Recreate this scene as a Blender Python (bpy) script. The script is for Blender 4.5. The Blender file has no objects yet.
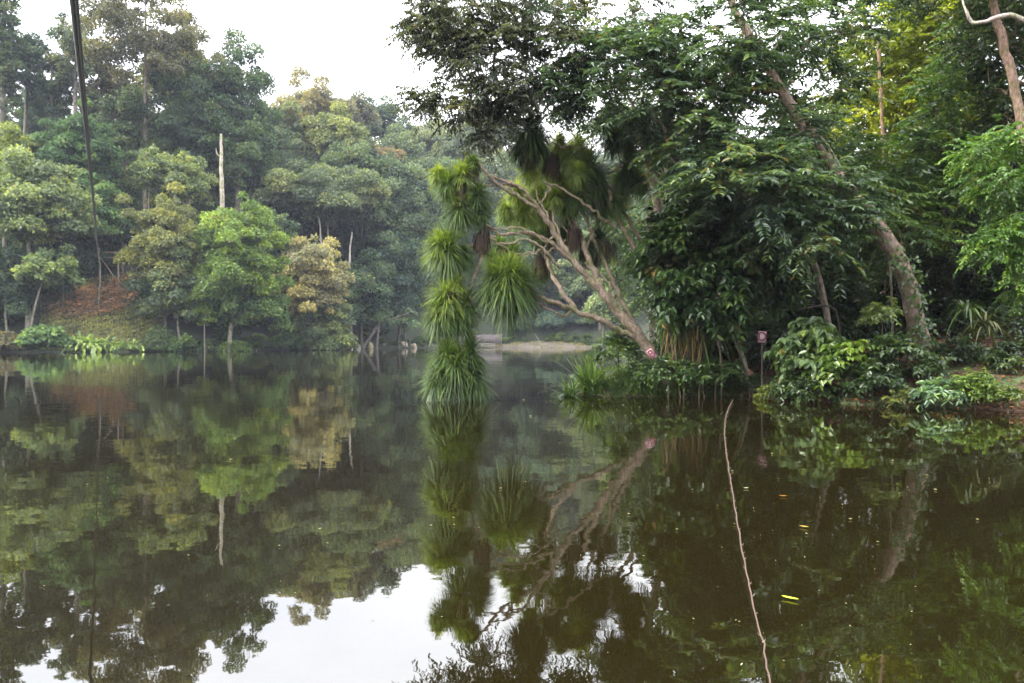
import bpy, math, numpy as np
from mathutils import Vector
rad = math.radians
F = 800.0; CX = 512.0; HY = 340.0; CAMZ = 1.8
scene = bpy.context.scene
COL = scene.collection

# ------------------------------------------------------------------ helpers
def W(px, py, Y):
    """point in the place, from its direction and distance north of the camera"""
    return np.array([(px-CX)/F*Y, Y, CAMZ-(py-HY)/F*Y])

def norm(a):
    return a/np.maximum(np.linalg.norm(a, axis=-1, keepdims=True), 1e-9)

def link(name, data, parent=None):
    o = bpy.data.objects.new(name, data)
    COL.objects.link(o)
    if parent is not None: o.parent = parent
    return o

def tag(o, label=None, cat=None, group=None, kind=None):
    if label: o['label'] = label
    if cat: o['category'] = cat
    if group: o['group'] = group
    if kind: o['kind'] = kind
    return o

def thing(name, label, cat, loc=(0, 0, 0), group=None):
    o = bpy.data.objects.new(name, None)
    COL.objects.link(o); o.location = loc; o.empty_display_size = 0.2
    bpy.context.view_layer.update() if False else None
    return tag(o, label, cat, group)

class Geo:
    """collects arrays, all of them become one mesh"""
    def __init__(s): s.v = []; s.f = []; s.var = []; s.n = 0
    def add(s, v, f, var):
        v = np.asarray(v, float).reshape(-1, 3)
        s.v.append(v)
        s.f.append(np.asarray(f, np.int64)+s.n)
        s.var.append(np.broadcast_to(np.asarray(var, float), (len(v),)))
        s.n += len(v)
    def build(s, name, mat, parent=None, color=None, smooth=False, origin=None):
        V = np.concatenate(s.v) if s.v else np.zeros((0, 3))
        var = np.concatenate(s.var)
        if origin is None: origin = np.array(parent.location) if parent is not None else None
        if origin is not None: V = V-np.array(origin)
        me = bpy.data.meshes.new(name)
        sizes = [f.shape[1] for f in s.f]
        me.vertices.add(len(V)); me.vertices.foreach_set('co', V.ravel())
        loops = np.concatenate([f.ravel() for f in s.f])
        counts = np.concatenate([np.full(len(f), k) for f, k in zip(s.f, sizes)])
        starts = np.concatenate([[0], np.cumsum(counts)[:-1]])
        me.loops.add(len(loops)); me.loops.foreach_set('vertex_index', loops.astype(np.int32))
        me.polygons.add(len(counts)); me.polygons.foreach_set('loop_start', starts.astype(np.int32))
        me.polygons.foreach_set('loop_total', counts.astype(np.int32))
        if smooth: me.polygons.foreach_set('use_smooth', np.ones(len(counts), bool))
        a = me.attributes.new('var', 'FLOAT', 'POINT'); a.data.foreach_set('value', var.astype(np.float32))
        me.update(calc_edges=True); me.validate()
        me.materials.append(mat)
        o = link(name, me, parent)
        if origin is not None and parent is None: o.location = origin
        if color: o.color = (*color, 1)
        return o

def leaf_geo(g, P, N, D, L, wr, var, fine=True, fold=0.12):
    """leaves at P, facing N, pointing along D, length L"""
    n = len(P)
    if n == 0: return
    D = norm(D); S = norm(np.cross(D, N)); N2 = norm(np.cross(S, D))
    L = np.broadcast_to(L, (n,))[:, None]; w = L*wr
    if fine:
        up = N2*w*fold*2
        v = np.stack([P, P+D*L*.28+S*w*.46+up, P+D*L*.66+S*w*.36+up, P+D*L-N2*L*.06,
                      P+D*L*.66-S*w*.36+up, P+D*L*.28-S*w*.46+up], 1)
        b = np.arange(n)[:, None]*6
        f = np.concatenate([b+np.array([[0, 1, 2, 3]]), b+np.array([[0, 3, 4, 5]])])
        g.add(v.reshape(-1, 3), f, np.repeat(var, 6))
    else:
        v = np.stack([P, P+D*L*.45+S*w*.5, P+D*L, P+D*L*.45-S*w*.5], 1)
        g.add(v.reshape(-1, 3), (np.arange(n)[:, None]*4+np.array([[0, 1, 2, 3]])), np.repeat(var, 4))

def strap_geo(g, B, D, L, w, droop, var, seg=5, profile='strap'):
    """long arching blades from B along D that bend down"""
    n = len(B); D = norm(D); t = np.linspace(0, 1, seg+1)
    L = np.broadcast_to(L, (n,)); w = np.broadcast_to(w, (n,)); droop = np.broadcast_to(droop, (n,))
    T = t[None, :, None]
    P = B[:, None]+D[:, None]*L[:, None, None]*T
    P[:, :, 2] -= (droop*L)[:, None]*t[None]**2
    # keep the length roughly right when a blade hangs
    S = norm(np.cross(D, np.array([0.02, .03, 1.]))+1e-6)
    if profile == 'strap': pr = np.minimum(1, .35+3*t)*(1-t**2.5)+.04
    else: pr = np.where(t < .5, .06, np.sin(np.clip((t-.5)/.5, 0, 1)*math.pi*.93+.2))
    off = S[:, None]*(w[:, None]*pr[None])[:, :, None]*.5
    v = np.stack([P-off, P+off], 2)
    b = np.arange(n)[:, None]*(2*(seg+1))
    fs = [b+np.array([[2*i, 2*i+1, 2*i+3, 2*i+2]]) for i in range(seg)]
    g.add(v.reshape(-1, 3), np.concatenate(fs), np.clip(np.asarray(var)[:, None]-.12+.26*np.repeat(t, 2)[None]**1.5, 0, .975).ravel())

def tube(g, pts, radii, sides=6, var=.5, cap=True):
    pts = np.asarray(pts, float); radii = np.asarray(radii, float); n = len(pts)
    tan = norm(np.gradient(pts, axis=0))
    ref = np.array([0, 0, 1.]) if abs(tan[0][2]) < .9 else np.array([1., 0, 0])
    a = np.zeros_like(pts); cur = ref
    for i in range(n):
        cur = cur-tan[i]*np.dot(cur, tan[i]); cur = cur/max(np.linalg.norm(cur), 1e-9); a[i] = cur
    b = np.cross(tan, a)
    th = np.arange(sides)*2*math.pi/sides
    v = pts[:, None]+(a[:, None]*np.cos(th)[None, :, None]+b[:, None]*np.sin(th)[None, :, None])*radii[:, None, None]
    i = np.arange(n-1)[:, None]*sides; j = np.arange(sides)[None]; k = (j+1) % sides
    f = np.stack([i+j, i+k, i+sides+k, i+sides+j], -1).reshape(-1, 4)
    g.add(v.reshape(-1, 3), f, var)
    if cap:
        g.add(v[-1], np.arange(sides)[None], var); g.add(v[0], np.arange(sides)[None, ::-1], var)

def smooth_path(pts, k=5):
    """Catmull-Rom through the points"""
    p = np.asarray(pts, float); p = np.vstack([2*p[0]-p[1], p, 2*p[-1]-p[-2]])
    out = []
    for i in range(1, len(p)-2):
        for t in np.arange(k)/k:
            out.append(.5*((2*p[i])+(-p[i-1]+p[i+1])*t+(2*p[i-1]-5*p[i]+4*p[i+1]-p[i+2])*t*t+(-p[i-1]+3*p[i]-3*p[i+1]+p[i+2])*t**3))
    out.append(p[-2]); return np.array(out)

def branch(g, rng, pts, r0, r1, sides=8, wob=.02, k=5):
    P = smooth_path(pts, k)
    P[1:-1] += rng.normal(0, wob, (len(P)-2, P.shape[1]))
    r = np.linspace(r0, r1, len(P))*(1+rng.normal(0, .05, len(P)))
    tube(g, P, r, sides)

def boxg(g, c, size, rot=None, var=.5):
    s = np.array(size)/2
    v = np.array([[x, y, z] for x in (-1, 1) for y in (-1, 1) for z in (-1, 1)])*s
    if rot is not None: v = v@np.array(rot).T
    f = [[0, 1, 3, 2], [4, 6, 7, 5], [0, 4, 5, 1], [2, 3, 7, 6], [0, 2, 6, 4], [1, 5, 7, 3]]
    g.add(v+np.array(c), f, var)

def rand_dir(rng, n):
    return norm(rng.normal(0, 1, (n, 3)))

# ------------------------------------------------------------------ materials
def newmat(name):
    m = bpy.data.materials.new(name); m.use_nodes = True
    nt = m.node_tree; nt.nodes.clear()
    out = nt.nodes.new('ShaderNodeOutputMaterial')
    return m, nt, out

def N_(nt, kind, **kw):
    n = nt.nodes.new(kind)
    for k, v in kw.items():
        if k in n.inputs: n.inputs[k].default_value = v
        else: setattr(n, k, v)
    return n

def ramp(nt, stops, interp='LINEAR'):
    r = nt.nodes.new('ShaderNodeValToRGB'); r.color_ramp.interpolation = interp
    e = r.color_ramp.elements
    while len(e) < len(stops): e.new(.5)
    for x, (p, c) in zip(e, stops): x.position = p; x.color = (*c, 1) if len(c) == 3 else c
    return r

def mixc(nt, mode, fac, a, b):
    m = nt.nodes.new('ShaderNodeMix'); m.data_type = 'RGBA'; m.blend_type = mode
    for i, v in ((0, fac), (6, a), (7, b)):
        if hasattr(v, 'links') or isinstance(v, bpy.types.NodeSocket): nt.links.new(v, m.inputs[i])
        elif v is not None: m.inputs[i].default_value = v if not isinstance(v, tuple) else (*v, 1)[:4]
    return m.outputs[2]

def leaf_material(name, rough=.5, trans=.35, dead=.02, spec=.35):
    """leaf colour = the object's own leaf colour, varied from leaf to leaf"""
    m, nt, out = newmat(name); L = nt.links.new
    at = N_(nt, 'ShaderNodeAttribute', attribute_name='var')
    oi = N_(nt, 'ShaderNodeObjectInfo')
    v = ramp(nt, [(0, (.38, .45, .55)), (.5, (1.0, 1.03, 1.0)), (.85, (1.9, 1.75, 1.1)), (1, (3.0, 2.4, 1.2))]); L(at.outputs['Fac'], v.inputs[0])
    c = mixc(nt, 'MULTIPLY', 1.0, oi.outputs['Color'], v.outputs[0])
    gt = N_(nt, 'ShaderNodeMath', operation='GREATER_THAN'); gt.inputs[1].default_value = 1-dead; L(at.outputs['Fac'], gt.inputs[0])
    c = mixc(nt, 'MIX', gt.outputs[0], c, (.16, .11, .03))
    b = N_(nt, 'ShaderNodeBsdfPrincipled', Roughness=rough); b.inputs['Specular IOR Level'].default_value = spec
    L(c, b.inputs['Base Color'])
    tr = N_(nt, 'ShaderNodeBsdfTranslucent')
    tc = mixc(nt, 'MULTIPLY', 1.0, c, (1.6, 1.7, .7)); L(tc, tr.inputs[0])
    mx = N_(nt, 'ShaderNodeMixShader'); mx.inputs[0].default_value = trans
    L(b.outputs[0], mx.inputs[1]); L(tr.outputs[0], mx.inputs[2]); L(mx.outputs[0], out.inputs[0])
    return m

def bark_material(name, scale=6):
    m, nt, out = newmat(name); L = nt.links.new
    oi = N_(nt, 'ShaderNodeObjectInfo'); tc = N_(nt, 'ShaderNodeTexCoord')
    mp = N_(nt, 'ShaderNodeMapping'); mp.inputs['Scale'].default_value = (1, 1, .35); L(tc.outputs['Object'], mp.inputs[0])
    n = N_(nt, 'ShaderNodeTexNoise', Scale=scale, Detail=6.0, Roughness=.7); L(mp.outputs[0], n.inputs['Vector'])
    r = ramp(nt, [(.3, (.35, .33, .3)), (.5, (.9, .9, .88)), (.68, (1.6, 1.55, 1.5))]); L(n.outputs[0], r.inputs[0])
    n2 = N_(nt, 'ShaderNodeTexNoise', Scale=scale*.22, Detail=3.0); L(tc.outputs['Object'], n2.inputs['Vector'])
    r2 = ramp(nt, [(.45, (1, 1, 1)), (.65, (.6, .75, .45))]); L(n2.outputs[0], r2.inputs[0])
    c = mixc(nt, 'MULTIPLY', 1.0, oi.outputs['Color'], r.outputs[0]); c = mixc(nt, 'MULTIPLY', 1.0, c, r2.outputs[0])
    b = N_(nt, 'ShaderNodeBsdfPrincipled', Roughness=.85); L(c, b.inputs['Base Color'])
    bp = N_(nt, 'ShaderNodeBump', Strength=.9, Distance=.08); L(n.outputs[0], bp.inputs['Height']); L(bp.outputs[0], b.inputs['Normal'])
    L(b.outputs[0], out.inputs[0]); return m

def plain_material(name, color, rough=.7, noise=.25, scale=8, metallic=0):
    m, nt, out = newmat(name); L = nt.links.new
    tc = N_(nt, 'ShaderNodeTexCoord'); n = N_(nt, 'ShaderNodeTexNoise', Scale=scale, Detail=5.0, Roughness=.65); L(tc.outputs['Object'], n.inputs['Vector'])
    r = ramp(nt, [(.3, tuple(x*(1-noise) for x in color)), (.7, tuple(min(1, x*(1+noise)) for x in color))]); L(n.outputs[0], r.inputs[0])
    b = N_(nt, 'ShaderNodeBsdfPrincipled', Roughness=rough, Metallic=metallic); L(r.outputs[0], b.inputs['Base Color'])
    L(b.outputs[0], out.inputs[0]); return m

M_leaf = leaf_material('leaf_far', rough=.6, trans=.3, spec=.25)
M_gloss = leaf_material('leaf_near', rough=.36, trans=.36, spec=.8, dead=.012)
M_broad = leaf_material('leaf_broad', rough=.33, trans=.25, spec=.5, dead=.01)
M_strap = leaf_material('leaf_strap', rough=.42, trans=.3, spec=.4, dead=.02)
M_grass = leaf_material('grass_blade', rough=.6, trans=.3, spec=.25, dead=.06)
M_dead = leaf_material('dead_leaf', rough=.85, trans=.15, dead=0, spec=.1)
M_bark = bark_material('bark')
M_barkfine = bark_material('bark_fine', 16)
WHITEC = (1, 1, 1)

def ground_material():
    m, nt, out = newmat('forest_floor'); L = nt.links.new
    tc = N_(nt, 'ShaderNodeTexCoord')
    n1 = N_(nt, 'ShaderNodeTexNoise', Scale=.35, Detail=8.0, Roughness=.7); L(tc.outputs['Object'], n1.inputs['Vector'])
    v = N_(nt, 'ShaderNodeTexVoronoi', Scale=9.0); L(tc.outputs['Object'], v.inputs['Vector'])
    soil = ramp(nt, [(0, (.035, .022, .014)), (.35, (.09, .045, .028)), (.7, (.11, .055, .034)), (1, (.15, .09, .055))])
    sep = N_(nt, 'ShaderNodeSeparateColor'); L(v.outputs['Color'], sep.inputs[0]); L(sep.outputs[0], soil.inputs[0])
    green = ramp(nt, [(0, (.03, .05, .015)), (1, (.075, .1, .03))]); L(sep.outputs[1], green.inputs[0])
    gm = ramp(nt, [(.48, (0, 0, 0)), (.56, (1, 1, 1))]); L(n1.outputs[0], gm.inputs[0])
    c = mixc(nt, 'MIX', gm.outputs[0], soil.outputs[0], green.outputs[0])
    dark = ramp(nt, [(0, (.018, .024, .012)), (1, (.04, .05, .022))]); L(sep.outputs[2], dark.inputs[0])
    sx = N_(nt, 'ShaderNodeSeparateXYZ'); L(tc.outputs['Object'], sx.inputs[0])
    mr = N_(nt, 'ShaderNodeMapRange'); mr.inputs[1].default_value = 60; mr.inputs[2].default_value = 90; L(sx.outputs[1], mr.inputs[0])
    c = mixc(nt, 'MIX', mr.outputs[0], c, dark.outputs[0])   # wooded slopes beyond the lake: darker green-brown floor
    b = N_(nt, 'ShaderNodeBsdfPrincipled', Roughness=.95); L(c, b.inputs['Base Color'])
    bp = N_(nt, 'ShaderNodeBump', Strength=.8, Distance=.06); L(v.outputs[0], bp.inputs['Height']); L(bp.outputs[0], b.inputs['Normal'])
    L(b.outputs[0], out.inputs[0]); return m

def water_material():
    m, nt, out = newmat('lake_water'); L = nt.links.new
    geo = N_(nt, 'ShaderNodeNewGeometry')
    acc = None
    # small ripples of three sizes tilt the surface by fractions of a degree; calm and ruffled patches alternate
    patch = N_(nt, 'ShaderNodeTexNoise', Scale=.11, Detail=3.0); L(geo.outputs['Position'], patch.inputs['Vector'])
    pr = N_(nt, 'ShaderNodeMapRange'); pr.inputs[1].default_value = .38; pr.inputs[2].default_value = .66; pr.inputs[3].default_value = .45; pr.inputs[4].default_value = 1.35
    L(patch.outputs[0], pr.inputs[0])
    for sc, amp, st in ((.6, .012, (1, .6, 1)), (2.6, .019, (.6, 1, 1)), (11, .016, (.7, 1.0, 1))):
        mp = N_(nt, 'ShaderNodeMapping'); mp.inputs['Scale'].default_value = st; L(geo.outputs['Position'], mp.inputs[0])
        n = N_(nt, 'ShaderNodeTexNoise', Scale=sc, Detail=2.0, Roughness=.55); L(mp.outputs[0], n.inputs['Vector'])
        s = N_(nt, 'ShaderNodeVectorMath', operation='SUBTRACT'); s.inputs[1].default_value = (.5, .5, .5); L(n.outputs['Color'], s.inputs[0])
        k = N_(nt, 'ShaderNodeVectorMath', operation='MULTIPLY'); k.inputs[1].default_value = (amp, amp, 0); L(s.outputs[0], k.inputs[0])
        if acc is None: acc = k.outputs[0]
        else:
            ad = N_(nt, 'ShaderNodeVectorMath', operation='ADD'); L(acc, ad.inputs[0]); L(k.outputs[0], ad.inputs[1]); acc = ad.outputs[0]
    sc_ = N_(nt, 'ShaderNodeVectorMath', operation='SCALE'); L(acc, sc_.inputs[0]); L(pr.outputs[0], sc_.inputs['Scale'])
    ad = N_(nt, 'ShaderNodeVectorMath', operation='ADD'); ad.inputs[1].default_value = (0, 0, 1); L(sc_.outputs[0], ad.inputs[0])
    nm = N_(nt, 'ShaderNodeVectorMath', operation='NORMALIZE'); L(ad.outputs[0], nm.inputs[0])
    b = N_(nt, 'ShaderNodeBsdfPrincipled', Roughness=.015, IOR=WATER_IOR)
    b.inputs['Base Color'].default_value = (.0085, .0066, .0018, 1)
    L(nm.outputs[0], b.inputs['Normal']); L(b.outputs[0], out.inputs[0]); return m
WATER_IOR = 2.4
M_ground = ground_material(); M_water = water_material()

# ------------------------------------------------------------------ terrain
SHORE = np.array([(-70, -30), (-125, 40), (-112, 100), (-90, 112), (-74, 113.5), (-63, 118), (-54, 121), (-48, 126), (-43, 132), (-36, 140), (-31, 146),
                  (-33, 160), (-27, 172), (-20.7, 182), (-10, 194), (4, 196), (20, 188), (24, 175), (20, 150), (15, 100), (10, 60), (5.4, 38),
                  (2.9, 31), (2.1, 27.5), (2.8, 25.6), (4.7, 25.4), (6.2, 25.8), (7.4, 25.7), (8.6, 24.2), (9.6, 22.2), (11.2, 21.2), (12.8, 20.3), (16, 18.5), (22, 15), (27, 5), (29, -30)], float)

def lake_dist(x, y):
    """distance to the water's edge, positive on land"""
    p = np.stack([x, y], -1).reshape(-1, 2); d = np.full(len(p), 1e9); ins = np.zeros(len(p), bool)
    A = SHORE; B = np.roll(SHORE, -1, 0)
    for a, b in zip(A, B):
        ab = b-a; t = np.clip(((p-a)@ab)/(ab@ab), 0, 1)
        d = np.minimum(d, np.linalg.norm(p-(a+t[:, None]*ab), axis=1))
        c = (a[1] > p[:, 1]) != (b[1] > p[:, 1])
        with np.errstate(divide='ignore', invalid='ignore'):
            xi = (b[0]-a[0])*(p[:, 1]-a[1])/(b[1]-a[1])+a[0]
        ins ^= c & (p[:, 0] < xi)
    return np.where(ins, -d, d).reshape(np.shape(x))

HILLS = [(-84, 192, 26, 40, 34), (-58, 245, 36, 45, 42), (-5, 365, 50, 90, 60), (90, 340, 34, 80, 70), (-175, 165, 26, 50, 60), (36, 48, 9, 16, 22), (70, 120, 14, 30, 60), (70, 20, 8, 30, 40)]
def terrain(x, y):
    x = np.asarray(x, float); y = np.asarray(y, float)
    d = lake_dist(x, y)
    h = np.zeros_like(x)
    for cx, cy, a, sx, sy in HILLS: h = h+a*np.exp(-.5*(((x-cx)/sx)**2+((y-cy)/sy)**2))
    s = np.clip(d/26, 0, 1); s = s*s*(3-2*s)
    bank = np.clip(d, 0, 4)*.16+np.clip(d, 0, .35)*.5
    z = h*s*.86+h*.14*np.clip(d/6, 0, 1)+bank+.12*np.sin(x*1.3+y*.7)*np.clip(d/2, 0, 1)+.08*np.sin(x*3.1-y*2.3)*np.clip(d, 0, 1)
    return np.where(d > 0, z, np.maximum(d*.5, -2.0))
def tz(x, y): return float(terrain(np.array([x]), np.array([y]))[0])

def axis_lines(parts):
    out = []
    for a, b, st in parts: out.append(np.arange(a, b, st))
    return np.concatenate(out+[[parts[-1][1]]])
gx = axis_lines([(-2500, -600, 190), (-600, -200, 40), (-200, -125, 7), (-125, 0, 2.2), (0, 22, .4), (22, 60, 2), (60, 200, 7), (200, 600, 40), (600, 2500, 190)])
gy = axis_lines([(-600, -40, 40), (-40, 15, 4), (15, 40, .4), (40, 100, 3), (100, 200, 2.2), (200, 420, 8), (420, 1000, 60), (1000, 3500, 250)])
XX, YY = np.meshgrid(gx, gy); ZZ = terrain(XX, YY)
far = np.clip((np.hypot(XX, YY)-450)/400, 0, 1); ZZ = ZZ*(1-far)+far*14
g = Geo(); nx, ny = len(gx), len(gy)
i = np.arange(ny-1)[:, None]*nx+np.arange(nx-1)[None]
g.add(np.stack([XX, YY, ZZ], -1), np.stack([i, i+1, i+nx+1, i+nx], -1).reshape(-1, 4), .5)
tag(g.build('ground', M_ground, smooth=True), kind='structure')
g = Geo(); g.add([[-190, -60, 0], [60, -60, 0], [60, 215, 0], [-190, 215, 0]], [[0, 1, 2, 3]], .5)
tag(g.build('water', M_water), kind='structure')

# ------------------------------------------------------------------ foliage builders
def clump_leaves(g, rng, C, R, leaf, cover=1.5, flat=.7, cvar=.5, fine=False, wr=.55, droop=.3):
    """dome-shaped leaf clumps around the points C with radii R"""
    for c, r in zip(C, R):
        n = int(max(30, cover*2*math.pi*r*r/(leaf*leaf*wr*.5)))
        d = rand_dir(rng, n); d[:, 2] = np.abs(d[:, 2])*1.0-.35*rng.random(n)
        d = norm(d); rr = r*(.45+.6*rng.random(n)**.6)
        P = c+d*rr[:, None]*np.array([1, 1, flat])
        Nn = norm(d+rng.normal(0, .75, (n, 3))+np.array([0, 0, .35]))
        D = norm(np.cross(Nn, rand_dir(rng, n))+d*.4-np.array([0, 0, droop]))
        v = np.clip(.5+cvar*(rng.random()-.5)+rng.normal(0, .17, n), 0, 1)
        leaf_geo(g, P, Nn, D, leaf*(.7+.6*rng.random(n)), wr, v, fine)

def spray_leaves(g, rng, C, O, twigs, TL, m, LL, wr=.42, hang=.15, droop=.3, cvar=.35, flat=.35, wood=None, pair=True):
    """leafy twigs: from each point C several twigs spread towards O, with leaves on both sides"""
    n = len(C)
    d = O[:, None]*.75+norm(rng.normal(0, 1, (n, twigs, 3)))*np.array([1, 1, flat])
    d = norm(d); tl = TL*(.6+.7*rng.random((n, twigs)))
    t = np.linspace(.12, 1, m)
    c0 = C[:, None]+rng.normal(0, TL*.18, (n, twigs, 3))
    P = c0[:, :, None]+d[:, :, None]*(tl[:, :, None]*t)[..., None]
    P[..., 2] -= droop*tl[:, :, None]*t**2
    T = np.broadcast_to(d[:, :, None], P.shape).copy(); T[..., 2] -= 2*droop*t
    T = norm(T)
    S = norm(np.cross(T, np.array([0, 0, 1.]))+1e-6)
    if pair:
        sgn = np.array([1., -1.])
        P = np.repeat(P[..., None, :], 2, -2); T = np.repeat(T[..., None, :], 2, -2); S = S[..., None, :]*sgn[:, None]
    else:
        sgn = np.where(np.arange(m) % 2 == 0, 1., -1.); S = S*sgn[:, None]
    sh = P.shape[:-1]
    D = norm(T*.5+S*.85-np.array([0, 0, 1.])*hang+rng.normal(0, .22, P.shape))
    Nn = norm(np.array([0, 0, 1.])+rng.normal(0, .38, P.shape))
    cv = rng.random((n, 1))-.5
    v = .5+cvar*np.broadcast_to(cv.reshape((n,)+(1,)*(len(sh)-1)), sh)+rng.normal(0, .15, sh)
    leaf_geo(g, P.reshape(-1, 3), Nn.reshape(-1, 3), D.reshape(-1, 3), LL*(.7+.6*rng.random(sh).ravel()), wr, np.clip(v, 0, 1).ravel(), True)

def grow(g, rng, trunk, targets, r_base, r_tip=.01, start=.4, sides=5, bow=.12, keep=None):
    """limbs from the trunk out to the targets, sharing boughs"""
    T = np.asarray(trunk); nodes = [T[i] for i in range(int(len(T)*start), len(T))]
    parent = [-1]*len(nodes); cnt = [0]*len(nodes)
    arr = np.array(nodes)
    dist = np.min(np.linalg.norm(targets[:, None]-arr[None], axis=2), 1)
    order = np.argsort(dist); segs = []
    NA = np.zeros((len(nodes)+2*len(targets), 3)); NA[:len(nodes)] = arr; n = len(nodes)
    for k in order:
        p = targets[k]; dv = p-NA[:n]; dd = np.linalg.norm(dv, axis=1)+np.maximum(0, -dv[:, 2])*1.2
        a = int(np.argmin(dd)); q = NA[a]
        mid = (p+q)/2+rng.normal(0, 1, 3)*np.linalg.norm(p-q)*bow+np.array([0, 0, .05*np.linalg.norm(p-q)])
        NA[n] = mid; NA[n+1] = p; parent += [a, n]; cnt += [0, 0]
        segs.append((a, n, n+1)); n += 2
        c = n-1
        while c >= 0: cnt[c] += 1; c = parent[c]
    big = max(1, len(targets))
    for a, m_, b in segs:
        r = lambda c: r_tip+(r_base-r_tip)*(cnt[c]/big)**.5
        P = np.array([NA[a], NA[m_], NA[b]]); P = smooth_path(P, 3)
        tube(g, P, np.linspace(min(r(m_)*1.1, r_base), r(b)*.8, len(P)), sides, cap=False)

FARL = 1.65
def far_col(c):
    m = sum(c)/3*.9; c = (c[0]*1.04, c[1], c[2]); return tuple((x*.84+m*.16)*FARL for x in c)  # greying puts some of the distance haze into the leaf colour
RNG = np.random.default_rng(7)
def far_tree(name, label, px, Y, top, hw, ch, color, style='dome', leaf=.5, n=None, cr=.25, cover=1.25, bark=(.16, .14, .12), tr=None, lean=0, seed=None, cat='tree', trunk_px=None, fill=1.0, group=None, depth=1.0):
    """a tree beyond the water; crown given by where its top and sides stand"""
    rng = np.random.default_rng(seed if seed is not None else int(px*31+Y*7+top*3+999)); leaf = leaf*1.25
    s = Y/F
    X0 = (px-CX)*s; ztop = CAMZ-(top-HY)*s; rx = hw*s; h = ch*s; ry = rx*depth; rz = h/2
    zc = ztop-rz
    bx = ((trunk_px if trunk_px is not None else px)-CX)*s-lean*s
    bz = tz(bx, Y)
    root = thing(name, label, cat, (bx, Y, bz-.1), group)
    # crown clumps
    if style == 'dome': k = int((n or 46)*1.9); cr_ = cr*rx*.84
    elif style == 'umbrella': k = int((n or 42)*1.7); cr_ = cr*rx*.84
    elif style == 'sparse': k = n or 26; cr_ = cr*rx*.8
    elif style == 'column': k = n or 40; cr_ = cr*rx*1.6
    d = rand_dir(rng, k)
    if style == 'dome':
        d[:, 2] = np.where(d[:, 2] < -.6, -d[:, 2], d[:, 2])
        f = .62+.38*rng.random(k)**.5; f[: k//5] *= .5
    elif style == 'umbrella':
        d[:, 2] = np.where(rng.random(k) < .72, np.abs(d[:, 2]), -.45*rng.random(k)); f = .6+.4*rng.random(k)
    elif style == 'sparse':
        f = .35+.65*rng.random(k)**.6
    else: f = .5+.5*rng.random(k)
    lob = 1+.24*np.sin(3*np.arctan2(d[:, 1], d[:, 0])+rng.random()*6)+.14*rng.normal(0, 1, k)
    C = np.array([X0, Y, zc])+d*(f*lob)[:, None]*np.array([max(rx-cr_*.7, rx*.4), max(ry-cr_*.7, rx*.4), max(rz-cr_*.5, rz*.4)])
    R = cr_*(.5+1.0*rng.random(k)**1.3)
    g = Geo(); flat = {'dome': .9, 'umbrella': .8, 'sparse': .85, 'column': .8}[style]
    C[:, 2] += rng.normal(0, rz*.07, len(C)); clump_leaves(g, rng, C, R, leaf, cover, flat)
    if fill > 0 and style != 'sparse':   # inner leaves
        kk = int(k*.35*fill); d2 = rand_dir(rng, kk)
        C2 = np.array([X0, Y, zc-.1*rz])+d2*(.45*rng.random(kk))[:, None]*np.array([rx, ry, rz])
        clump_leaves(g, rng, C2, cr_*1.2*np.ones(kk), leaf*1.2, cover*.4, flat)
    g.build('crown', M_leaf, root, far_col(color))
    r0 = tr or max(.16, .035*(ztop-bz)*.42)
    t = Geo(); P = smooth_path([(bx, Y, bz-.6), (bx+(X0-bx)*.35+rng.normal(0, .25), Y, bz+(zc-bz)*.4), (bx+(X0-bx)*.8, Y+rng.normal(0, .3), bz+(zc-bz)*.85), (X0, Y, zc+rz*.3)], 5)
    tube(t, P, np.linspace(r0*1.15, r0*.35, len(P)), 7)
    grow(t, rng, P, C, r0*.55, .04, start=.5, sides=4)
    t.build('trunk', M_bark, root, bark, smooth=True)
    return root

def bush(name, label, c, r, h, color, n=14, leaf=.3, cr=.42, mat=None, wr=.55, seed=1, fine=False, cat='bush', cover=1.6, group=None, zoff=0.):
    """leafy shrub standing on the ground at c=(x,y)"""
    rng = np.random.default_rng(seed); z0 = tz(c[0], c[1])
    z0 = max(z0, -.1)+zoff
    d = rand_dir(rng, n); d[:, 2] = np.abs(d[:, 2])
    C = np.array([c[0], c[1], z0])+d*(.45+.4*rng.random(n))[:, None]*np.array([r, r, h*.8]); C[:, 2] += h*.12
    R = r*cr*(.7+.6*rng.random(n))
    root = thing(name, label, cat, (c[0], c[1], z0), group)
    g = Geo(); clump_leaves(g, rng, C, R, leaf, cover, min(1, h/r*.8), fine=fine, wr=wr); g.build('foliage', mat or M_leaf, root, tuple(c*1.35 for c in color))
    t = Geo(); P = np.array([[c[0], c[1], z0-.2], [c[0]+.03, c[1], z0+h*.15], [c[0], c[1]+.05, z0+h*.35]])
    tube(t, P, [.03*h+.01]*3, 5); grow(t, rng, P, C, .025*h+.01, .006, 0, 4); t.build('stem', M_bark, root, (.1, .08, .06))
    return root

def rosette(g, rng, c, axis, n, L, w, droop=.55, spread=1.0, up=.3, vmean=.5, reach=.12, seg=5):
    """strap leaves radiating from a branch end"""
    axis = norm(np.array(axis, float))
    d = rand_dir(rng, n)+axis*up; d = norm(d)
    B = c+d*reach*L+axis*(rng.random(n)[:, None]-.5)*L*.5
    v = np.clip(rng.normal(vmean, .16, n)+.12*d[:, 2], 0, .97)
    strap_geo(g, B, d, L*(.65+.5*rng.random(n)), w*(.7+.6*rng.random(n)), droop*(.6+.8*rng.random(n)), v, seg)

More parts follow.
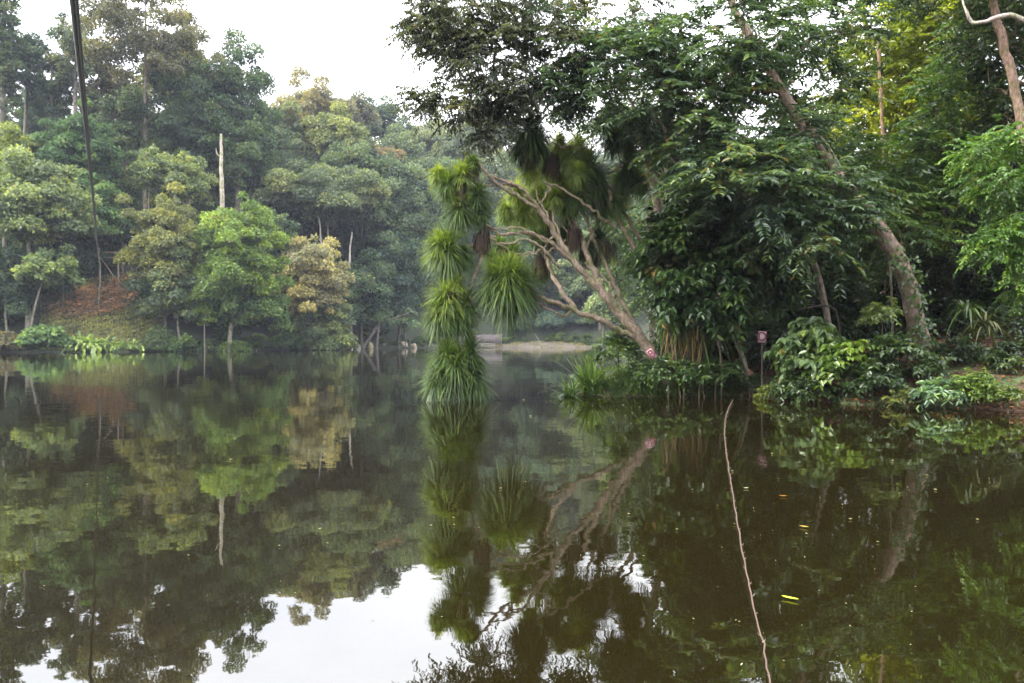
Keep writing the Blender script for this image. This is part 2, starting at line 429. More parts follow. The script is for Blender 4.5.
def tuft_plant(name, label, c, n, L, w, color, up=1.2, droop=.5, cat='plant', mat=None, seed=3, profile='strap', spread=.25, group=None, z=None):
    rng = np.random.default_rng(seed); z0 = max(tz(c[0], c[1]), -.05) if z is None else z
    g = Geo(); d = rand_dir(rng, n); d[:, 2] = np.abs(d[:, 2])+up*rng.random(n)
    B = np.array([c[0], c[1], z0])+np.concatenate([rng.normal(0, spread, (n, 2)), np.zeros((n, 1))], 1)
    strap_geo(g, B, norm(d), L*(.6+.6*rng.random(n)), w*(.7+.6*rng.random(n)), droop*(.5+rng.random(n)), np.clip(rng.normal(.5, .18, n), 0, .97), 6, profile)
    return tag(g.build(name, mat or M_strap, None, color, origin=(c[0], c[1], z0)), label, cat, group)

# ------------------------------------------------------------------ the hillside across the water
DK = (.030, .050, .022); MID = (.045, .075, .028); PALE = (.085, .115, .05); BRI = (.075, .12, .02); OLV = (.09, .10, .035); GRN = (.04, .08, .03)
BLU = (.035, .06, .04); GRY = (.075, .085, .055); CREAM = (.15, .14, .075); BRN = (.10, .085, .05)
PB = (.25, .22, .19)
T = far_tree
# skyline giants, left
T('emergent_tree', 'dark towering tree cut by the left frame edge, taller than every crown beside it', 4, 158, -40, 18, 190, DK, 'column', .55, seed=11, n=54)
T('emergent_tree', 'dark ragged tree in the top left corner, next in from the towering edge tree', 26, 165, 22, 32, 95, BLU, 'sparse', .5, n=60, cover=1.6)
T('emergent_tree', 'tall dark tree with an oval crown just left of the hanging cable, sky under it', 52, 165, 28, 33, 108, BLU, 'sparse', .5, n=70, cover=1.6)
T('slender_tree', 'slim tall tree right behind the hanging cable, bare pale stem below its crown', 76, 160, 16, 28, 88, (.06, .075, .05), 'sparse', .5, n=46, cover=1.5, bark=(.2, .17, .15))
T('slender_tree', 'brownish slim tree immediately right of the hanging cable with thin bare stem', 101, 166, 32, 28, 78, BRN, 'sparse', .5, n=46, cover=1.5, bark=(.25, .2, .18))
T('emergent_tree', 'very tall open tree reaching out of the frame top, forked boughs against white sky', 146, 152, -48, 66, 140, (.07, .07, .045), 'sparse', .48, n=90, cr=.2, tr=.38, bark=(.2, .15, .13), cover=1.1, seed=5)
T('emergent_tree', 'feathery grey tree beneath the tallest open tree, its crown full of sky holes', 182, 162, 36, 40, 66, GRY, 'sparse', .5, n=60, seed=77)
T('hillside_tree', 'dense dark tree directly below the tallest open tree, with a straight reddish trunk', 126, 151, 92, 30, 100, DK, 'dome', .5, bark=(.14, .09, .08))
T('hillside_tree', 'big dark dome tree behind the tip of the bare pole', 188, 157, 62, 40, 125, (.035, .06, .03), 'dome', .5, n=60)
T('hillside_tree', 'tall dark green tree just right of the bare pole, sloping down to the skyline gap', 238, 163, 56, 36, 140, (.04, .07, .035), 'dome', .5, n=60)
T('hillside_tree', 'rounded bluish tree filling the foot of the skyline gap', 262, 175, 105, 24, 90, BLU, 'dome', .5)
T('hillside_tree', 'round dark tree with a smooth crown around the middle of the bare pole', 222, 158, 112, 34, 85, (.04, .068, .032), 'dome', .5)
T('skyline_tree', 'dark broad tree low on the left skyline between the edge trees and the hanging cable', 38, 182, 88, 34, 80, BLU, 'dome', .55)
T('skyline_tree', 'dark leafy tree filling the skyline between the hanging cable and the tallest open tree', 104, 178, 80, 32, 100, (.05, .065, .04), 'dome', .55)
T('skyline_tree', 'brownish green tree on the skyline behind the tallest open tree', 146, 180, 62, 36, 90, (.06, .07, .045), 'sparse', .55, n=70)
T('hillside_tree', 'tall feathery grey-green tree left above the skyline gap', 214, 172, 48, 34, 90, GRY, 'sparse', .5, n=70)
# left foreground slope
T('broad_tree', 'large pale green spreading tree at the left frame edge above a smaller pale one', 28, 123, 158, 56, 110, PALE, 'umbrella', .45, n=64, cr=.26, bark=(.3, .27, .24), cover=1.9, seed=4)
T('small_tree', 'small pale tree with a thin straight trunk below the big spreading tree', 45, 119, 248, 28, 48, (.08, .115, .045), 'umbrella', .4, trunk_px=29, bark=PB, tr=.2, n=34, cover=1.9)
T('round_tree', 'large round bright green tree crossed by the hanging cable', 74, 138, 124, 48, 130, GRN, 'dome', .42, n=80, cr=.24, cover=1.9)
T('hillside_tree', 'lower green tree tucked beneath the round bright green tree, thin pale trunk', 95, 134, 178, 27, 72, (.045, .09, .035), 'dome', .42, bark=(.28, .25, .22), tr=.16, trunk_px=98)
T('hillside_tree', 'yellowish green tree top peeping over the big spreading tree at the left edge', 4, 132, 133, 32, 60, (.1, .13, .03), 'dome', .42)
T('conifer_like_tree', 'dark layered tree in shadow at the left edge near the waterline', 8, 121, 246, 30, 80, (.025, .045, .03), 'dome', .4, bark=(.25, .23, .2))
T('hillside_tree', 'dark shaded tree standing left of the red litter slope', 62, 131, 232, 24, 62, (.03, .052, .032), 'dome', .42)
T('hillside_tree', 'dark narrow tree between the red slope and the yellow-topped tree, reddish trunk', 122, 143, 170, 24, 92, DK, 'column', .45, bark=(.18, .12, .11), tr=.3)
T('open_tree', 'light open tree with a thread-thin white stem, left of the bare pole', 150, 138, 152, 24, 44, PALE, 'umbrella', .42, bark=PB, tr=.12, n=30)
T('open_tree', 'pale yellow-green tree immediately left of the lower half of the bare pole', 183, 140, 158, 30, 58, (.085, .11, .045), 'dome', .42, bark=(.25, .22, .2))
T('flowering_tree', 'yellow-topped olive tree on the shore slope beside the red litter patch', 164, 127, 200, 40, 112, OLV, 'dome', .36, n=62, cr=.24, fill=.5, bark=PB, tr=.2, cover=1.5, trunk_px=168)
T('hillside_tree', 'dull green tree below the yellow-topped tree, pale crooked stem at its foot', 178, 125, 252, 38, 90, (.06, .085, .045), 'dome', .36, bark=PB, tr=.18, n=50, lean=-3)
T('hillside_tree', 'fresh green narrow sapling tree right of the dull green one near the water', 205, 123.5, 270, 15, 58, BRI, 'column', .34, n=26, tr=.12)
T('round_tree', 'bright lime green rounded tree on the shore, brightest crown on the far bank', 240, 127, 206, 45, 118, BRI, 'dome', .38, n=70, cr=.25, cover=1.8, trunk_px=228, bark=(.3, .27, .22))
T('hillside_tree', 'green tree in front of the lime tree, its dark lower boughs over the water', 246, 129, 262, 42, 88, (.05, .09, .03), 'dome', .36, n=54, bark=(.35, .3, .26), trunk_px=225, tr=.16)
T('flowering_tree', 'cream-yellow flowering tree sloping towards the water on the far bank', 311, 141, 246, 37, 88, CREAM, 'dome', .38, n=70, cr=.24, cover=1.6, bark=(.3, .27, .24))
T('hillside_tree', 'dark tree squeezed between the lime tree and the cream-yellow tree', 275, 143, 215, 24, 80, (.035, .06, .03), 'dome', .42)
T('hillside_tree', 'grey-green low tree under the cream-yellow tree, foliage touching the waterline', 322, 143, 300, 32, 50, (.07, .095, .05), 'dome', .36, n=46)
T('umbrella_tree', 'wide flat-topped grey-green tree with slender white boughs, middle of the far hill', 328, 168, 168, 62, 74, (.085, .11, .06), 'umbrella', .46, n=80, cr=.2, cover=1.7, bark=(.3, .27, .24), tr=.3, seed=21)
T('hillside_tree', 'bluish green tree adjoining the flat-topped tree on its left', 282, 172, 178, 30, 76, (.045, .08, .045), 'dome', .46)
T('hillside_tree', 'dark dome tree rising just above and right of the flat-topped tree', 362, 188, 150, 38, 66, (.045, .07, .035), 'dome', .5, n=56)
T('hillside_tree', 'broad blue-green tree right of the flat-topped tree, sloping to the palm-like tufts', 402, 186, 178, 42, 96, (.045, .07, .042), 'dome', .5, n=60)
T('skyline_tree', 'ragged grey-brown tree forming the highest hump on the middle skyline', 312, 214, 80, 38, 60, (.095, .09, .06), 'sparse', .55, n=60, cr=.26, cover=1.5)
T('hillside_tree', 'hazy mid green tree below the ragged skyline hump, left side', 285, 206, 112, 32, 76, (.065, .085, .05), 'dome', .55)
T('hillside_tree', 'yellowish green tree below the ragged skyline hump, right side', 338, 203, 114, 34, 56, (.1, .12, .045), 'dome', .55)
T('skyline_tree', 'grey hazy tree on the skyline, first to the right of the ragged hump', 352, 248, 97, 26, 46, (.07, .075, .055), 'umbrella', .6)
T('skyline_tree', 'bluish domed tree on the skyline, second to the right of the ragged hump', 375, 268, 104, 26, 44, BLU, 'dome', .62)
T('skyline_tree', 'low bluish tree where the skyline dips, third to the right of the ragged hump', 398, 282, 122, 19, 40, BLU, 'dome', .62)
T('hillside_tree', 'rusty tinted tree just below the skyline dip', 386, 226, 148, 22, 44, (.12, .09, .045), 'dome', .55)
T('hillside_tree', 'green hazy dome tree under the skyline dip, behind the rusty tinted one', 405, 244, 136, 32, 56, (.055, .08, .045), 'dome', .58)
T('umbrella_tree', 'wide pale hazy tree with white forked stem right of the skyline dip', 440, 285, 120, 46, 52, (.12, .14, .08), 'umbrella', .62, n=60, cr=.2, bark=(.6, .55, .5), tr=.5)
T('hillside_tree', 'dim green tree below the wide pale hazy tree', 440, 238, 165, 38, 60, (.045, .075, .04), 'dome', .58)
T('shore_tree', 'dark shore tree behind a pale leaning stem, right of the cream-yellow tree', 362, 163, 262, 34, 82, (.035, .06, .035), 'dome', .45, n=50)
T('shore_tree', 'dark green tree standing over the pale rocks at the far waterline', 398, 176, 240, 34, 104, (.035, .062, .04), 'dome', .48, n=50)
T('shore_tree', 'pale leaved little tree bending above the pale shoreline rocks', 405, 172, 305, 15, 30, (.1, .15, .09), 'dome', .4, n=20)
# behind the tufted leaning tree
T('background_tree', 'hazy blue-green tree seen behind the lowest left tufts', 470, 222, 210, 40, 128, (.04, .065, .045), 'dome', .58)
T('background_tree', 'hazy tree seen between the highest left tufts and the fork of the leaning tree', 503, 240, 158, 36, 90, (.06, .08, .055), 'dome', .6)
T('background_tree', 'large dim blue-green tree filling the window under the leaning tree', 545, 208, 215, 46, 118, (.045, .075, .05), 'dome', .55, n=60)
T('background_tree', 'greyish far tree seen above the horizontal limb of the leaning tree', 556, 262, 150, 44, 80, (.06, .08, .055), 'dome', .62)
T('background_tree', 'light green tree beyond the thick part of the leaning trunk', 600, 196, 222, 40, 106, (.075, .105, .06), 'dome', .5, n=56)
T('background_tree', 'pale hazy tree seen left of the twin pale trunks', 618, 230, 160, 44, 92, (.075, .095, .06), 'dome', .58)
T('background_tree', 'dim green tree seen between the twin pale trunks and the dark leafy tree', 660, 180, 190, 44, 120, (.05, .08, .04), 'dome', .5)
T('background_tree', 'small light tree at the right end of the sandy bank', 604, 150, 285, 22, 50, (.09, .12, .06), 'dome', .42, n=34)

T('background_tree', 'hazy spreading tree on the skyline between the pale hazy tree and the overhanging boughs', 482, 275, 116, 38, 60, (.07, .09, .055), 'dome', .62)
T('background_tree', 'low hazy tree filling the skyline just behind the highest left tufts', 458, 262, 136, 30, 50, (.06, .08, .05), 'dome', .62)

# bare pale pole
PY = 149.; pc = W(221, 210, PY); bz = tz(pc[0], PY)
r_ = thing('dead_tree', 'bare pale dead trunk standing like a pole among green crowns', 'dead tree', (pc[0], PY, bz))
g = Geo(); top = W(221, 134, PY); rng = np.random.default_rng(1)
P = np.array([[pc[0]+.2, PY, bz-.5], [pc[0]+.25, PY, (bz+top[2])/2], [pc[0]+.05, PY, top[2]-5], [top[0], PY, top[2]]])
branch(g, rng, P, .55, .2, 10, .035)
g.build('trunk', M_bark, r_, (.42, .36, .31), smooth=True)
g = Geo(); q = W(221, 157, PY); branch(g, rng, [q, q+np.array([-.7, 0, .5]), q+np.array([-.9, 0, 1.6])], .16, .06, 6); g.build('branch_stub', M_bark, r_, (.38, .33, .29))

# stems that show pale in front of the shade
def stem_tree(label, pts, r0, r1, color, name='bare_tree', side=None, mat=None):
    P = [W(*p) for p in pts]; P[0][2] = min(P[0][2], tz(P[0][0], P[0][1]))-.3
    root = thing(name, label, 'bare tree', tuple(P[0]+np.array([0, 0, .3])))
    g = Geo(); branch(g, np.random.default_rng(len(label)), P, r0, r1, 8, .03); g.build('trunk', mat or M_bark, root, color, smooth=True)
    if side:
        for s in side:
            g = Geo(); branch(g, np.random.default_rng(3), [W(*p) for p in s], r1*1.3, r1*.4, 6, .02); g.build('branch', mat or M_bark, root, color)
    return root
stem_tree('pale leaning bare stem at the far waterline, bent like an elbow', [(360, 347, 162), (372, 334, 162), (381, 322, 162.5), (392, 314, 163)], .35, .16, (.2, .17, .16), side=[[(381, 322, 162.5), (398, 317, 162), (412, 312, 161)]])
stem_tree('upright grey bare stem beside the bent pale stem on the far shore', [(376, 346, 165), (378, 325, 165), (380, 300, 165)], .4, .2, (.17, .14, .14))
stem_tree('thin white bare stem under the left wing of the flat-topped tree', [(322, 300, 160), (322, 262, 161), (321, 240, 162), (319, 218, 163)], .26, .14, (.36, .33, .29))
stem_tree('thin white bare stem under the right wing of the flat-topped tree', [(352, 300, 161), (350, 268, 162), (350, 250, 163), (352, 232, 164)], .24, .14, (.36, .33, .29))

# masses of wood and undergrowth between the trees
def proto_leaves(seed, k, leaf, flat=.75, cover=1.3):
    rng = np.random.default_rng(seed); d = rand_dir(rng, k); d[:, 2] = np.abs(d[:, 2])-.1
    C = d*(.55+.3*rng.random(k))[:, None]*np.array([1, 1, 1.]); g = Geo()
    clump_leaves(g, rng, C, .3*(.7+.6*rng.random(k)), leaf, cover, flat)
    return np.concatenate(g.v), np.concatenate(g.f), np.concatenate(g.var)
PROTO = [proto_leaves(s, 26, .11) for s in range(4)]
PSMALL = [proto_leaves(40+s, 12, .15) for s in range(3)]
def mass(name, label, pts, R, H, color, protos, seed, mat=None):
    rng = np.random.default_rng(seed); g = Geo()
    for (x, y, z), r, h in zip(pts, R, H):
        v, f, va = protos[rng.integers(len(protos))]; a = rng.random()*6.28
        c, s = math.cos(a), math.sin(a)
        vv = np.stack([v[:, 0]*c-v[:, 1]*s, v[:, 0]*s+v[:, 1]*c, v[:, 2]], 1)*np.array([r, r, h])+np.array([x, y, z])
        g.add(vv, f, np.clip(va+rng.normal(0, .16), 0, .97))
    o = g.build(name, mat or M_leaf, None, color, origin=(pts[0][0], pts[0][1], pts[0][2]))
    return tag(o, label, 'vegetation', kind='stuff')
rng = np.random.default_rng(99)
def scatter(n, xr, yr, cond):
    out = []
    while len(out) < n:
        x = rng.uniform(*xr); y = rng.uniform(*yr); d = float(lake_dist(np.array([x]), np.array([y]))[0])
        if cond(x, y, d): out.append((x, y, tz(x, y)))
    return out
ppx = lambda x, y: CX+x/y*F
clear = lambda x, y: not (52 < ppx(x, y) < 152 and y < 141)
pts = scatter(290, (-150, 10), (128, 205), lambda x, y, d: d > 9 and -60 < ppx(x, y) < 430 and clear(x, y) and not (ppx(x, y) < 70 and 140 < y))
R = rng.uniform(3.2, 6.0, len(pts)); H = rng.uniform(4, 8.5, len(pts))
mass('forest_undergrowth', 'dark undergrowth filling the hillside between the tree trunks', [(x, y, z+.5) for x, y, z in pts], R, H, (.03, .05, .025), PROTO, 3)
pts = scatter(330, (-150, 170), (205, 420), lambda x, y, d: d > 6 and 60 < ppx(x, y) < 800)
mass('far_forest', 'distant hazy forest covering the hills behind the lake', [(x, y, z+3) for x, y, z in pts], rng.uniform(6, 11, len(pts)), rng.uniform(7, 13, len(pts)), (.05, .072, .045), PROTO, 5)
pts = [(x, y, tz(x, y)+.5) for x, y in [(rng.uniform(-112, -78), rng.uniform(118, 185)) for _ in range(110)] if lake_dist(np.array([x]), np.array([y]))[0] > 6]
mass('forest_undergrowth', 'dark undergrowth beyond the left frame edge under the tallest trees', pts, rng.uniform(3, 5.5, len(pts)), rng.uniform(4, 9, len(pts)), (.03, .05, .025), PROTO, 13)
rq = np.random.default_rng(44); pts = [(x, y, tz(x, y)) for x, y in zip(rq.uniform(-24, 42, 60), rq.uniform(203, 232, 60))]
mass('shore_thicket', 'dim blue-green thicket behind the sandy bank and the jetty', pts, rq.uniform(2.5, 4.5, 60), rq.uniform(3, 6.5, 60), (.05, .07, .05), PROTO, 14)
# shoreline scrub
pts = scatter(210, (-85, 24), (108, 205), lambda x, y, d: .3 < d < 4.5 and -30 < ppx(x, y) < 640 and not (56 < ppx(x, y) < 145))
mass('shoreline_scrub', 'low green scrub along the far waterline', [(x, y, z-.1) for x, y, z in pts], rng.uniform(.8, 1.9, len(pts)), rng.uniform(.7, 1.8, len(pts)), (.075, .11, .04), PSMALL, 6)

# red litter patch and the grass slope beneath it
def litter(name, label, n, cond, xr, yr, size, color, seed, mat=M_dead, cat='leaves', dens=None):
    r = np.random.default_rng(seed); x = r.uniform(*xr, n); y = r.uniform(*yr, n)
    k = cond(x, y, r); x, y = x[k], y[k]; z = terrain(x, y)
    P = np.stack([x, y, z+.02+.03*r.random(len(x))], 1); Nn = norm(np.array([0, 0, 1.])+r.normal(0, .45, P.shape))
    g = Geo(); leaf_geo(g, P, Nn, norm(r.normal(0, 1, P.shape)*np.array([1, 1, .2])), size*(.6+.8*r.random(len(P))), .55, np.clip(r.normal(.5, .22, len(P)), 0, .97), False)
    o = g.build(name, mat, None, color, origin=tuple(P[0])); return tag(o, label, cat, kind='stuff')
def red_mask(x, y, r):
    px = ppx(x, y); z = terrain(x, y); py = HY-(z-CAMZ)*F/y
    e = ((px-106)/50)**2+((py-296-.22*(108-px))/16)**2
    return (e < 1+.35*r.normal(0, 1, len(x)))
litter('fallen_leaves', 'reddish brown fallen leaves on the bare slope across the water', 110000, red_mask, (-76, -50), (120, 150), 0.46, (.42, .28, .225), 4)
def grass_geo(g, r, P, L, w, up, droop, seg=3):
    d = rand_dir(r, len(P)); d[:, 2] = np.abs(d[:, 2])+up
    strap_geo(g, P, d, L*(.5+.9*r.random(len(P))), w, droop, np.clip(r.normal(.5, .2, len(P)), 0, 1), seg)
r = np.random.default_rng(8); x = r.uniform(-78, -44, 40000); y = r.uniform(116, 142, 40000); d = lake_dist(x, y); px = ppx(x, y)
z = terrain(x, y); py = HY-(z-CAMZ)*F/y
k = (d > .3) & (px > 40) & (px < 165) & (~red_mask(x, y, r) | (r.random(len(x)) < .06)) & (py > 275+.2*np.abs(px-110))
P = np.stack([x, y, z], 1)[k]; g = Geo(); grass_geo(g, r, P, .75, .11, 1.0, .6)
tag(g.build('slope_grass', M_grass, None, (.32, .31, .15), origin=tuple(P[0])), 'short yellowish grass on the slope below the red litter', 'grass', kind='stuff')

# shoreline plants
def pxy(px, Y): return ((px-CX)/F*Y, Y)
def B(name, label, px, Y, r, h, col, **k):
    k.setdefault('leaf', .3); k['leaf'] = max(k['leaf'], .3)*1.4; k.setdefault('cr', .32); k['n'] = int(k.get('n', 14)*1.5); return bush(name, label, pxy(px, Y), r, h, col, **k)
B('bush', 'large rounded green bush at the waterline below the small pale tree', 44, 117.5, 3.6, 3.6, (.075, .12, .05), n=40, leaf=.52, cr=.26, seed=2)
B('bush', 'brownish dry bush at the left frame edge by the water', 8, 115.5, 2.6, 2.6, (.08, .072, .045), n=16, seed=3)
B('bush', 'dull green bush at the foot of the yellow-topped tree', 158, 123.5, 2.4, 3.2, (.065, .09, .045), n=20, leaf=.33, seed=4)
B('bush', 'small dark green bush by the waterline below the green sapling', 182, 123, 2.2, 2.8, (.055, .09, .035), n=16, leaf=.33, seed=5)
B('bush', 'light green low bush at the waterline under the lime tree', 234, 128.5, 2.6, 2.0, (.09, .13, .045), n=16, leaf=.33, seed=6)
B('bush', 'feathery grey-green bush at the waterline below the cream-yellow tree', 326, 143, 4.2, 4.6, (.09, .12, .06), n=26, leaf=.36, seed=7)
B('bush', 'dark little bush left of the light green low bush on the far shore', 205, 125, 1.7, 1.6, (.04, .06, .03), n=12, seed=8)
B('bush', 'mid green bush between the dry twigs and the feathery bush', 288, 137, 3.0, 3.4, (.055, .08, .04), n=18, seed=9)
B('bush', 'olive bush at the right end of the feathery grey-green bush', 346, 150, 2.0, 2.4, (.1, .12, .05), n=12, seed=12)
for k, (px, Y, n, L, lab) in enumerate([(82, 119.5, 42, 3.6, 'tall yellow-green leafy clump at the waterline, nearest to the large rounded bush'),
                                (97, 119.8, 46, 3.4, 'yellow-green leafy clump at the waterline under the middle of the grass slope'),
                                (118, 120.5, 34, 2.5, 'lower leafy clump of arching stems at the waterline, third along from the rounded bush'),
                                (136, 121.5, 34, 2.4, 'leafy clump of arching stems at the waterline, last before the dull green bush')]):
    tuft_plant('leafy_clump', lab, pxy(px, Y), n*4, L*.95, .45, (.19, .26, .10), .9, .6, seed=30+k, profile='broad', spread=.75, group=None)
# dry twigs
g = Geo(); r = np.random.default_rng(12); c = pxy(252, 129.6); z0 = tz(*c)
for k in range(26):
    a = rand_dir(r, 1)[0]; a[2] = abs(a[2])*.8; L_ = r.uniform(1.2, 2.8); b = np.array([c[0]+r.normal(0, 1.2), c[1]+r.normal(0, .5), z0])
    tube(g, smooth_path([b, b+a*L_*.5+[0, 0, .2], b+a*L_-[0, 0, .3]], 3), np.linspace(.06, .02, 7), 4)
tag(g.build('dry_twigs', M_bark, None, (.36, .27, .27), origin=(c[0], c[1], z0)), 'heap of greyish pink dry twigs at the far waterline', 'twigs')

# pale rocks on the far shore
def rock(name, label, c, r, color, seed, cat='rock', sq=(1, 1, .8)):
    import bmesh
    bm = bmesh.new(); bmesh.ops.create_icosphere(bm, subdivisions=3, radius=1)
    q = np.random.default_rng(seed); ph = q.random(9)*6
    for v in bm.verts:
        p = v.co; s = 1+.14*math.sin(3*p.x+ph[0])+.12*math.sin(4*p.y+ph[1]+p.z*2)+.1*math.sin(5*p.z+ph[2]+p.x*3)+.04*math.sin(11*p.x+9*p.y+ph[3])
        v.co = Vector((p.x*s*sq[0], p.y*s*sq[1], p.z*s*sq[2]))*r
    me = bpy.data.meshes.new(name); bm.to_mesh(me); bm.free()
    for p in me.polygons: p.use_smooth = True
    me.materials.append(plain_material('stone_'+name, color, .85, .35, 3/r)); o = link(name, me); o.location = c
    return tag(o, label, cat)
for k, (px, Y, r_, lab, col, sq) in enumerate([(358, 164, .75, 'low greenish white rock at the far waterline, leftmost of the pale rocks', (.3, .31, .25), (1.2, 1, .9)),
        (370.5, 168, .85, 'yellowish cream rock standing at the far waterline', (.38, .32, .19), (.8, .8, 1.25)),
        (384, 174, .5, 'smallest pale rock at the far waterline', (.3, .3, .25), (.8, .8, 1.1)),
        (404, 179, .9, 'rounded cream rock at the far waterline near the hanging tufts', (.36, .29, .24), (1.0, .9, .85)),
        (413.5, 180.5, .95, 'pinkish cream rock closest to the hanging tufts', (.36, .3, .22), (.75, .8, 1.15))]):
    c = pxy(px, Y-1.0); rock('rock', lab, (c[0], c[1], max(.15, tz(*c)+.1)), r_, col, 60+k, sq=sq)

# sandy bank, jetty and fence at the far end
c0 = (3.5, 193.0)
def wobble_sheet(name, mat, cx, cy, rx, ry, zc, kind, label=None, cat=None, seed=1, hgt=.8):
    q = np.random.default_rng(seed); g = Geo(); nr, na = 10, 48
    th = np.arange(na)/na*2*math.pi; wob = 1+.14*np.sin(3*th+1)+.1*np.sin(7*th+2)+.06*np.sin(13*th)
    vs = [[cx, cy, zc+hgt]]
    for i_ in range(1, nr+1):
        f = i_/nr
        vs += [[cx+rx*f*wob[j]*math.cos(th[j]), cy+ry*f*wob[j]*math.sin(th[j]), zc+hgt*(1-f**2)-.25*(f > .99)] for j in range(na)]
    j = np.arange(na); g.add(vs, np.stack([np.zeros(na, int), 1+j, 1+(j+1) % na], 1), .5)
    for i_ in range(nr-1):
        a = 1+i_*na; g.v.append(np.zeros((0, 3))); g.var.append(np.zeros(0)); g.f.append(np.stack([a+j, a+na+j, a+na+(j+1) % na, a+(j+1) % na], 1))
    o = g.build(name, mat, smooth=True); return tag(o, label, cat, kind=kind)
M_sand = plain_material('sand', (.12, .10, .075), .95, .35, 1.2)
wobble_sheet('sandy_bank', M_sand, 9, 194, 17, 8, -.1, 'structure', hgt=1.4)
r = np.random.default_rng(18); x = r.uniform(-8, 27, 9000); y = r.uniform(184, 202, 9000); P = np.stack([x, y, np.maximum(terrain(x, y), 0)*0+np.maximum(0, 1.35*(1-((x-9)/17)**2-((y-194)/9)**2))], 1)
P = P[(P[:, 2] > .05) & (np.sin(x*1.3)+np.sin(x*.47+y)+r.normal(0, .6, 9000) > .4)]; g = Geo(); grass_geo(g, r, P, .6, .12, 1.2, .5)
tag(g.build('bank_grass', M_grass, None, (.26, .22, .12), origin=tuple(P[0])), 'dry straw-coloured grass growing in patches on the sandy bank', 'grass', kind='stuff')
M_wood = plain_material('weathered_wood', (.3, .24, .19), .85, .3, 3)
M_wood_pale = plain_material('pale_wood', (.3, .26, .21), .85, .2, 3)
jr = thing('jetty', 'low pale wooden jetty at the far end of the lake, left of the sandy bank', 'jetty', (-8.5, 186.5, 0))
g = Geo(); boxg(g, (-8.5, 186.5, .85), (9.5, 3.2, .22)); g.build('deck', M_wood_pale, jr)
g = Geo(); boxg(g, (-8.5, 184.98, .42), (9.5, .16, .2)); g.build('lower_beam', M_wood_pale, jr)
for x in (-13, -10, -7, -4.1):
    g = Geo(); tube(g, [(x, 185.2, -1), (x, 185.2, .74)], [.14, .13], 8); g.build('post', M_wood, jr)
fr = thing('fence', 'greyish plank wall behind the wooden jetty', 'fence', (-8.5, 190.5, .5))
g = Geo(); 
for k in range(30): boxg(g, (-13.5+k*.36, 190.5, 1.9+.05*math.sin(k*5)), (.33, .07, 2.4))
g.build('plank', plain_material('grey_plank', (.17, .14, .14), .9, .3, 2), fr)
for x in (-13.6, -8.5, -2.6):
    g = Geo(); boxg(g, (x, 190.62, 1.7), (.16, .14, 3.2)); g.build('post', M_wood, fr)
bush('bush', 'pale blue-green bush behind the middle of the sandy bank', (10, 200), 4.2, 4.6, (.10, .15, .13), n=24, leaf=.5, seed=91)
bush('bush', 'pale blue-green bush behind the right end of the sandy bank', (18, 200), 4.5, 3.8, (.09, .13, .11), n=24, leaf=.5, seed=92)
bush('bush', 'dim green bush between the jetty and the sandy bank', (1.5, 201), 3.4, 4.6, (.05, .08, .05), n=20, leaf=.5, seed=93)
# white stick in front of the sandy bank
g = Geo(); a = pxy(541, 176); tube(g, smooth_path([(a[0]-1.4, 176, 3.2), (a[0]-.4, 176, 1.6), (a[0]+.1, 176, -.5)], 4), np.linspace(.05, .08, 9), 6)
tag(g.build('dead_branch', M_bark, None, (.35, .32, .29), origin=(a[0], 176, 0)), 'thin white dead branch standing in the water before the sandy bank', 'branch')

# wooden frame on the slope where the cable ends
wx, wy = pxy(101, 139); wz = tz(wx, wy)
wf = thing('timber_frame', 'rough timber frame at the top of the red litter slope where the cable ends', 'frame', (wx, wy, wz))
for k, x in enumerate((-2.9, -.3, 3.0)):
    g = Geo(); tube(g, [(wx+x, wy, tz(wx+x, wy)-.4), (wx+x, wy, wz+4.6+(1.4 if k == 1 else 0))], [.14, .12], 8); g.build('post', M_wood, wf)
for z_ in (4.3, 5.2):
    g = Geo(); tube(g, [(wx-3.3, wy-.13, wz+z_), (wx+3.4, wy-.13, wz+z_)], [.1, .1], 8); g.build('beam', M_wood, wf)
g = Geo(); tube(g, [(wx+.1, wy-.2, wz+4.2), (wx+2.6, wy-.2, wz+.6)], [.1, .1], 8); g.build('brace', M_wood, wf)
# double cable
end = np.array([wx-.3, wy, wz+5.9]); st = W(68, -60, 5.6)
cr_ = thing('cable', 'black double cable hanging down from the frame top to the far slope', 'cable', tuple(st))
for k, off in enumerate((-.019, .019)):
    q = np.array([off, 0, 0]); t_ = np.linspace(0, 1, 60)[:, None]**2.2
    P = st*(1-t_)+end*t_+q; P[:, 2] -= (1.3*np.sin(t_*math.pi)*t_**.3)[:, 0]
    g = Geo(); tube(g, P, np.full(60, .019), 8); g.build('strand', M_black if 'M_black' in globals() else plain_material('black_rubber', (.015, .015, .018), .45, .1, 20), cr_)

# ------------------------------------------------------------------ the tufted tree leaning over the water
def wp(l, Y0): return [W(p[0], p[1], Y0+(p[2] if len(p) > 2 else 0)) for p in l]
Y0 = 25.5; rng = np.random.default_rng(42)
base = W(662, 372, Y0+.3); bz = tz(base[0], base[1])
pt = thing('tufted_tree', 'leaning many-branched tree with hanging tufts of strap leaves, reaching far over the water', 'tree', (base[0], base[1], bz))
PBARK = (.31, .235, .18)
g = Geo()
def br(l, r0, r1, wob=.026, Y=Y0, sides=9): branch(g, rng, wp(l, Y), r0*.8, r1*.85, sides, wob)
br([(668, 385, .4), (655, 358, .2), (638, 335, 0), (618, 312, -.1), (601, 291, -.2)], .25, .17, .03)
br([(601, 291, -.2), (583, 272, -.3), (568, 254, -.4), (554, 232, -.5), (541, 212, -.7), (520, 197, -.9), (508, 188, -1)], .155, .06)
br([(541, 212, -.7), (524, 190, -1), (508, 182, -1.1), (492, 176, -1.2)], .075, .04)
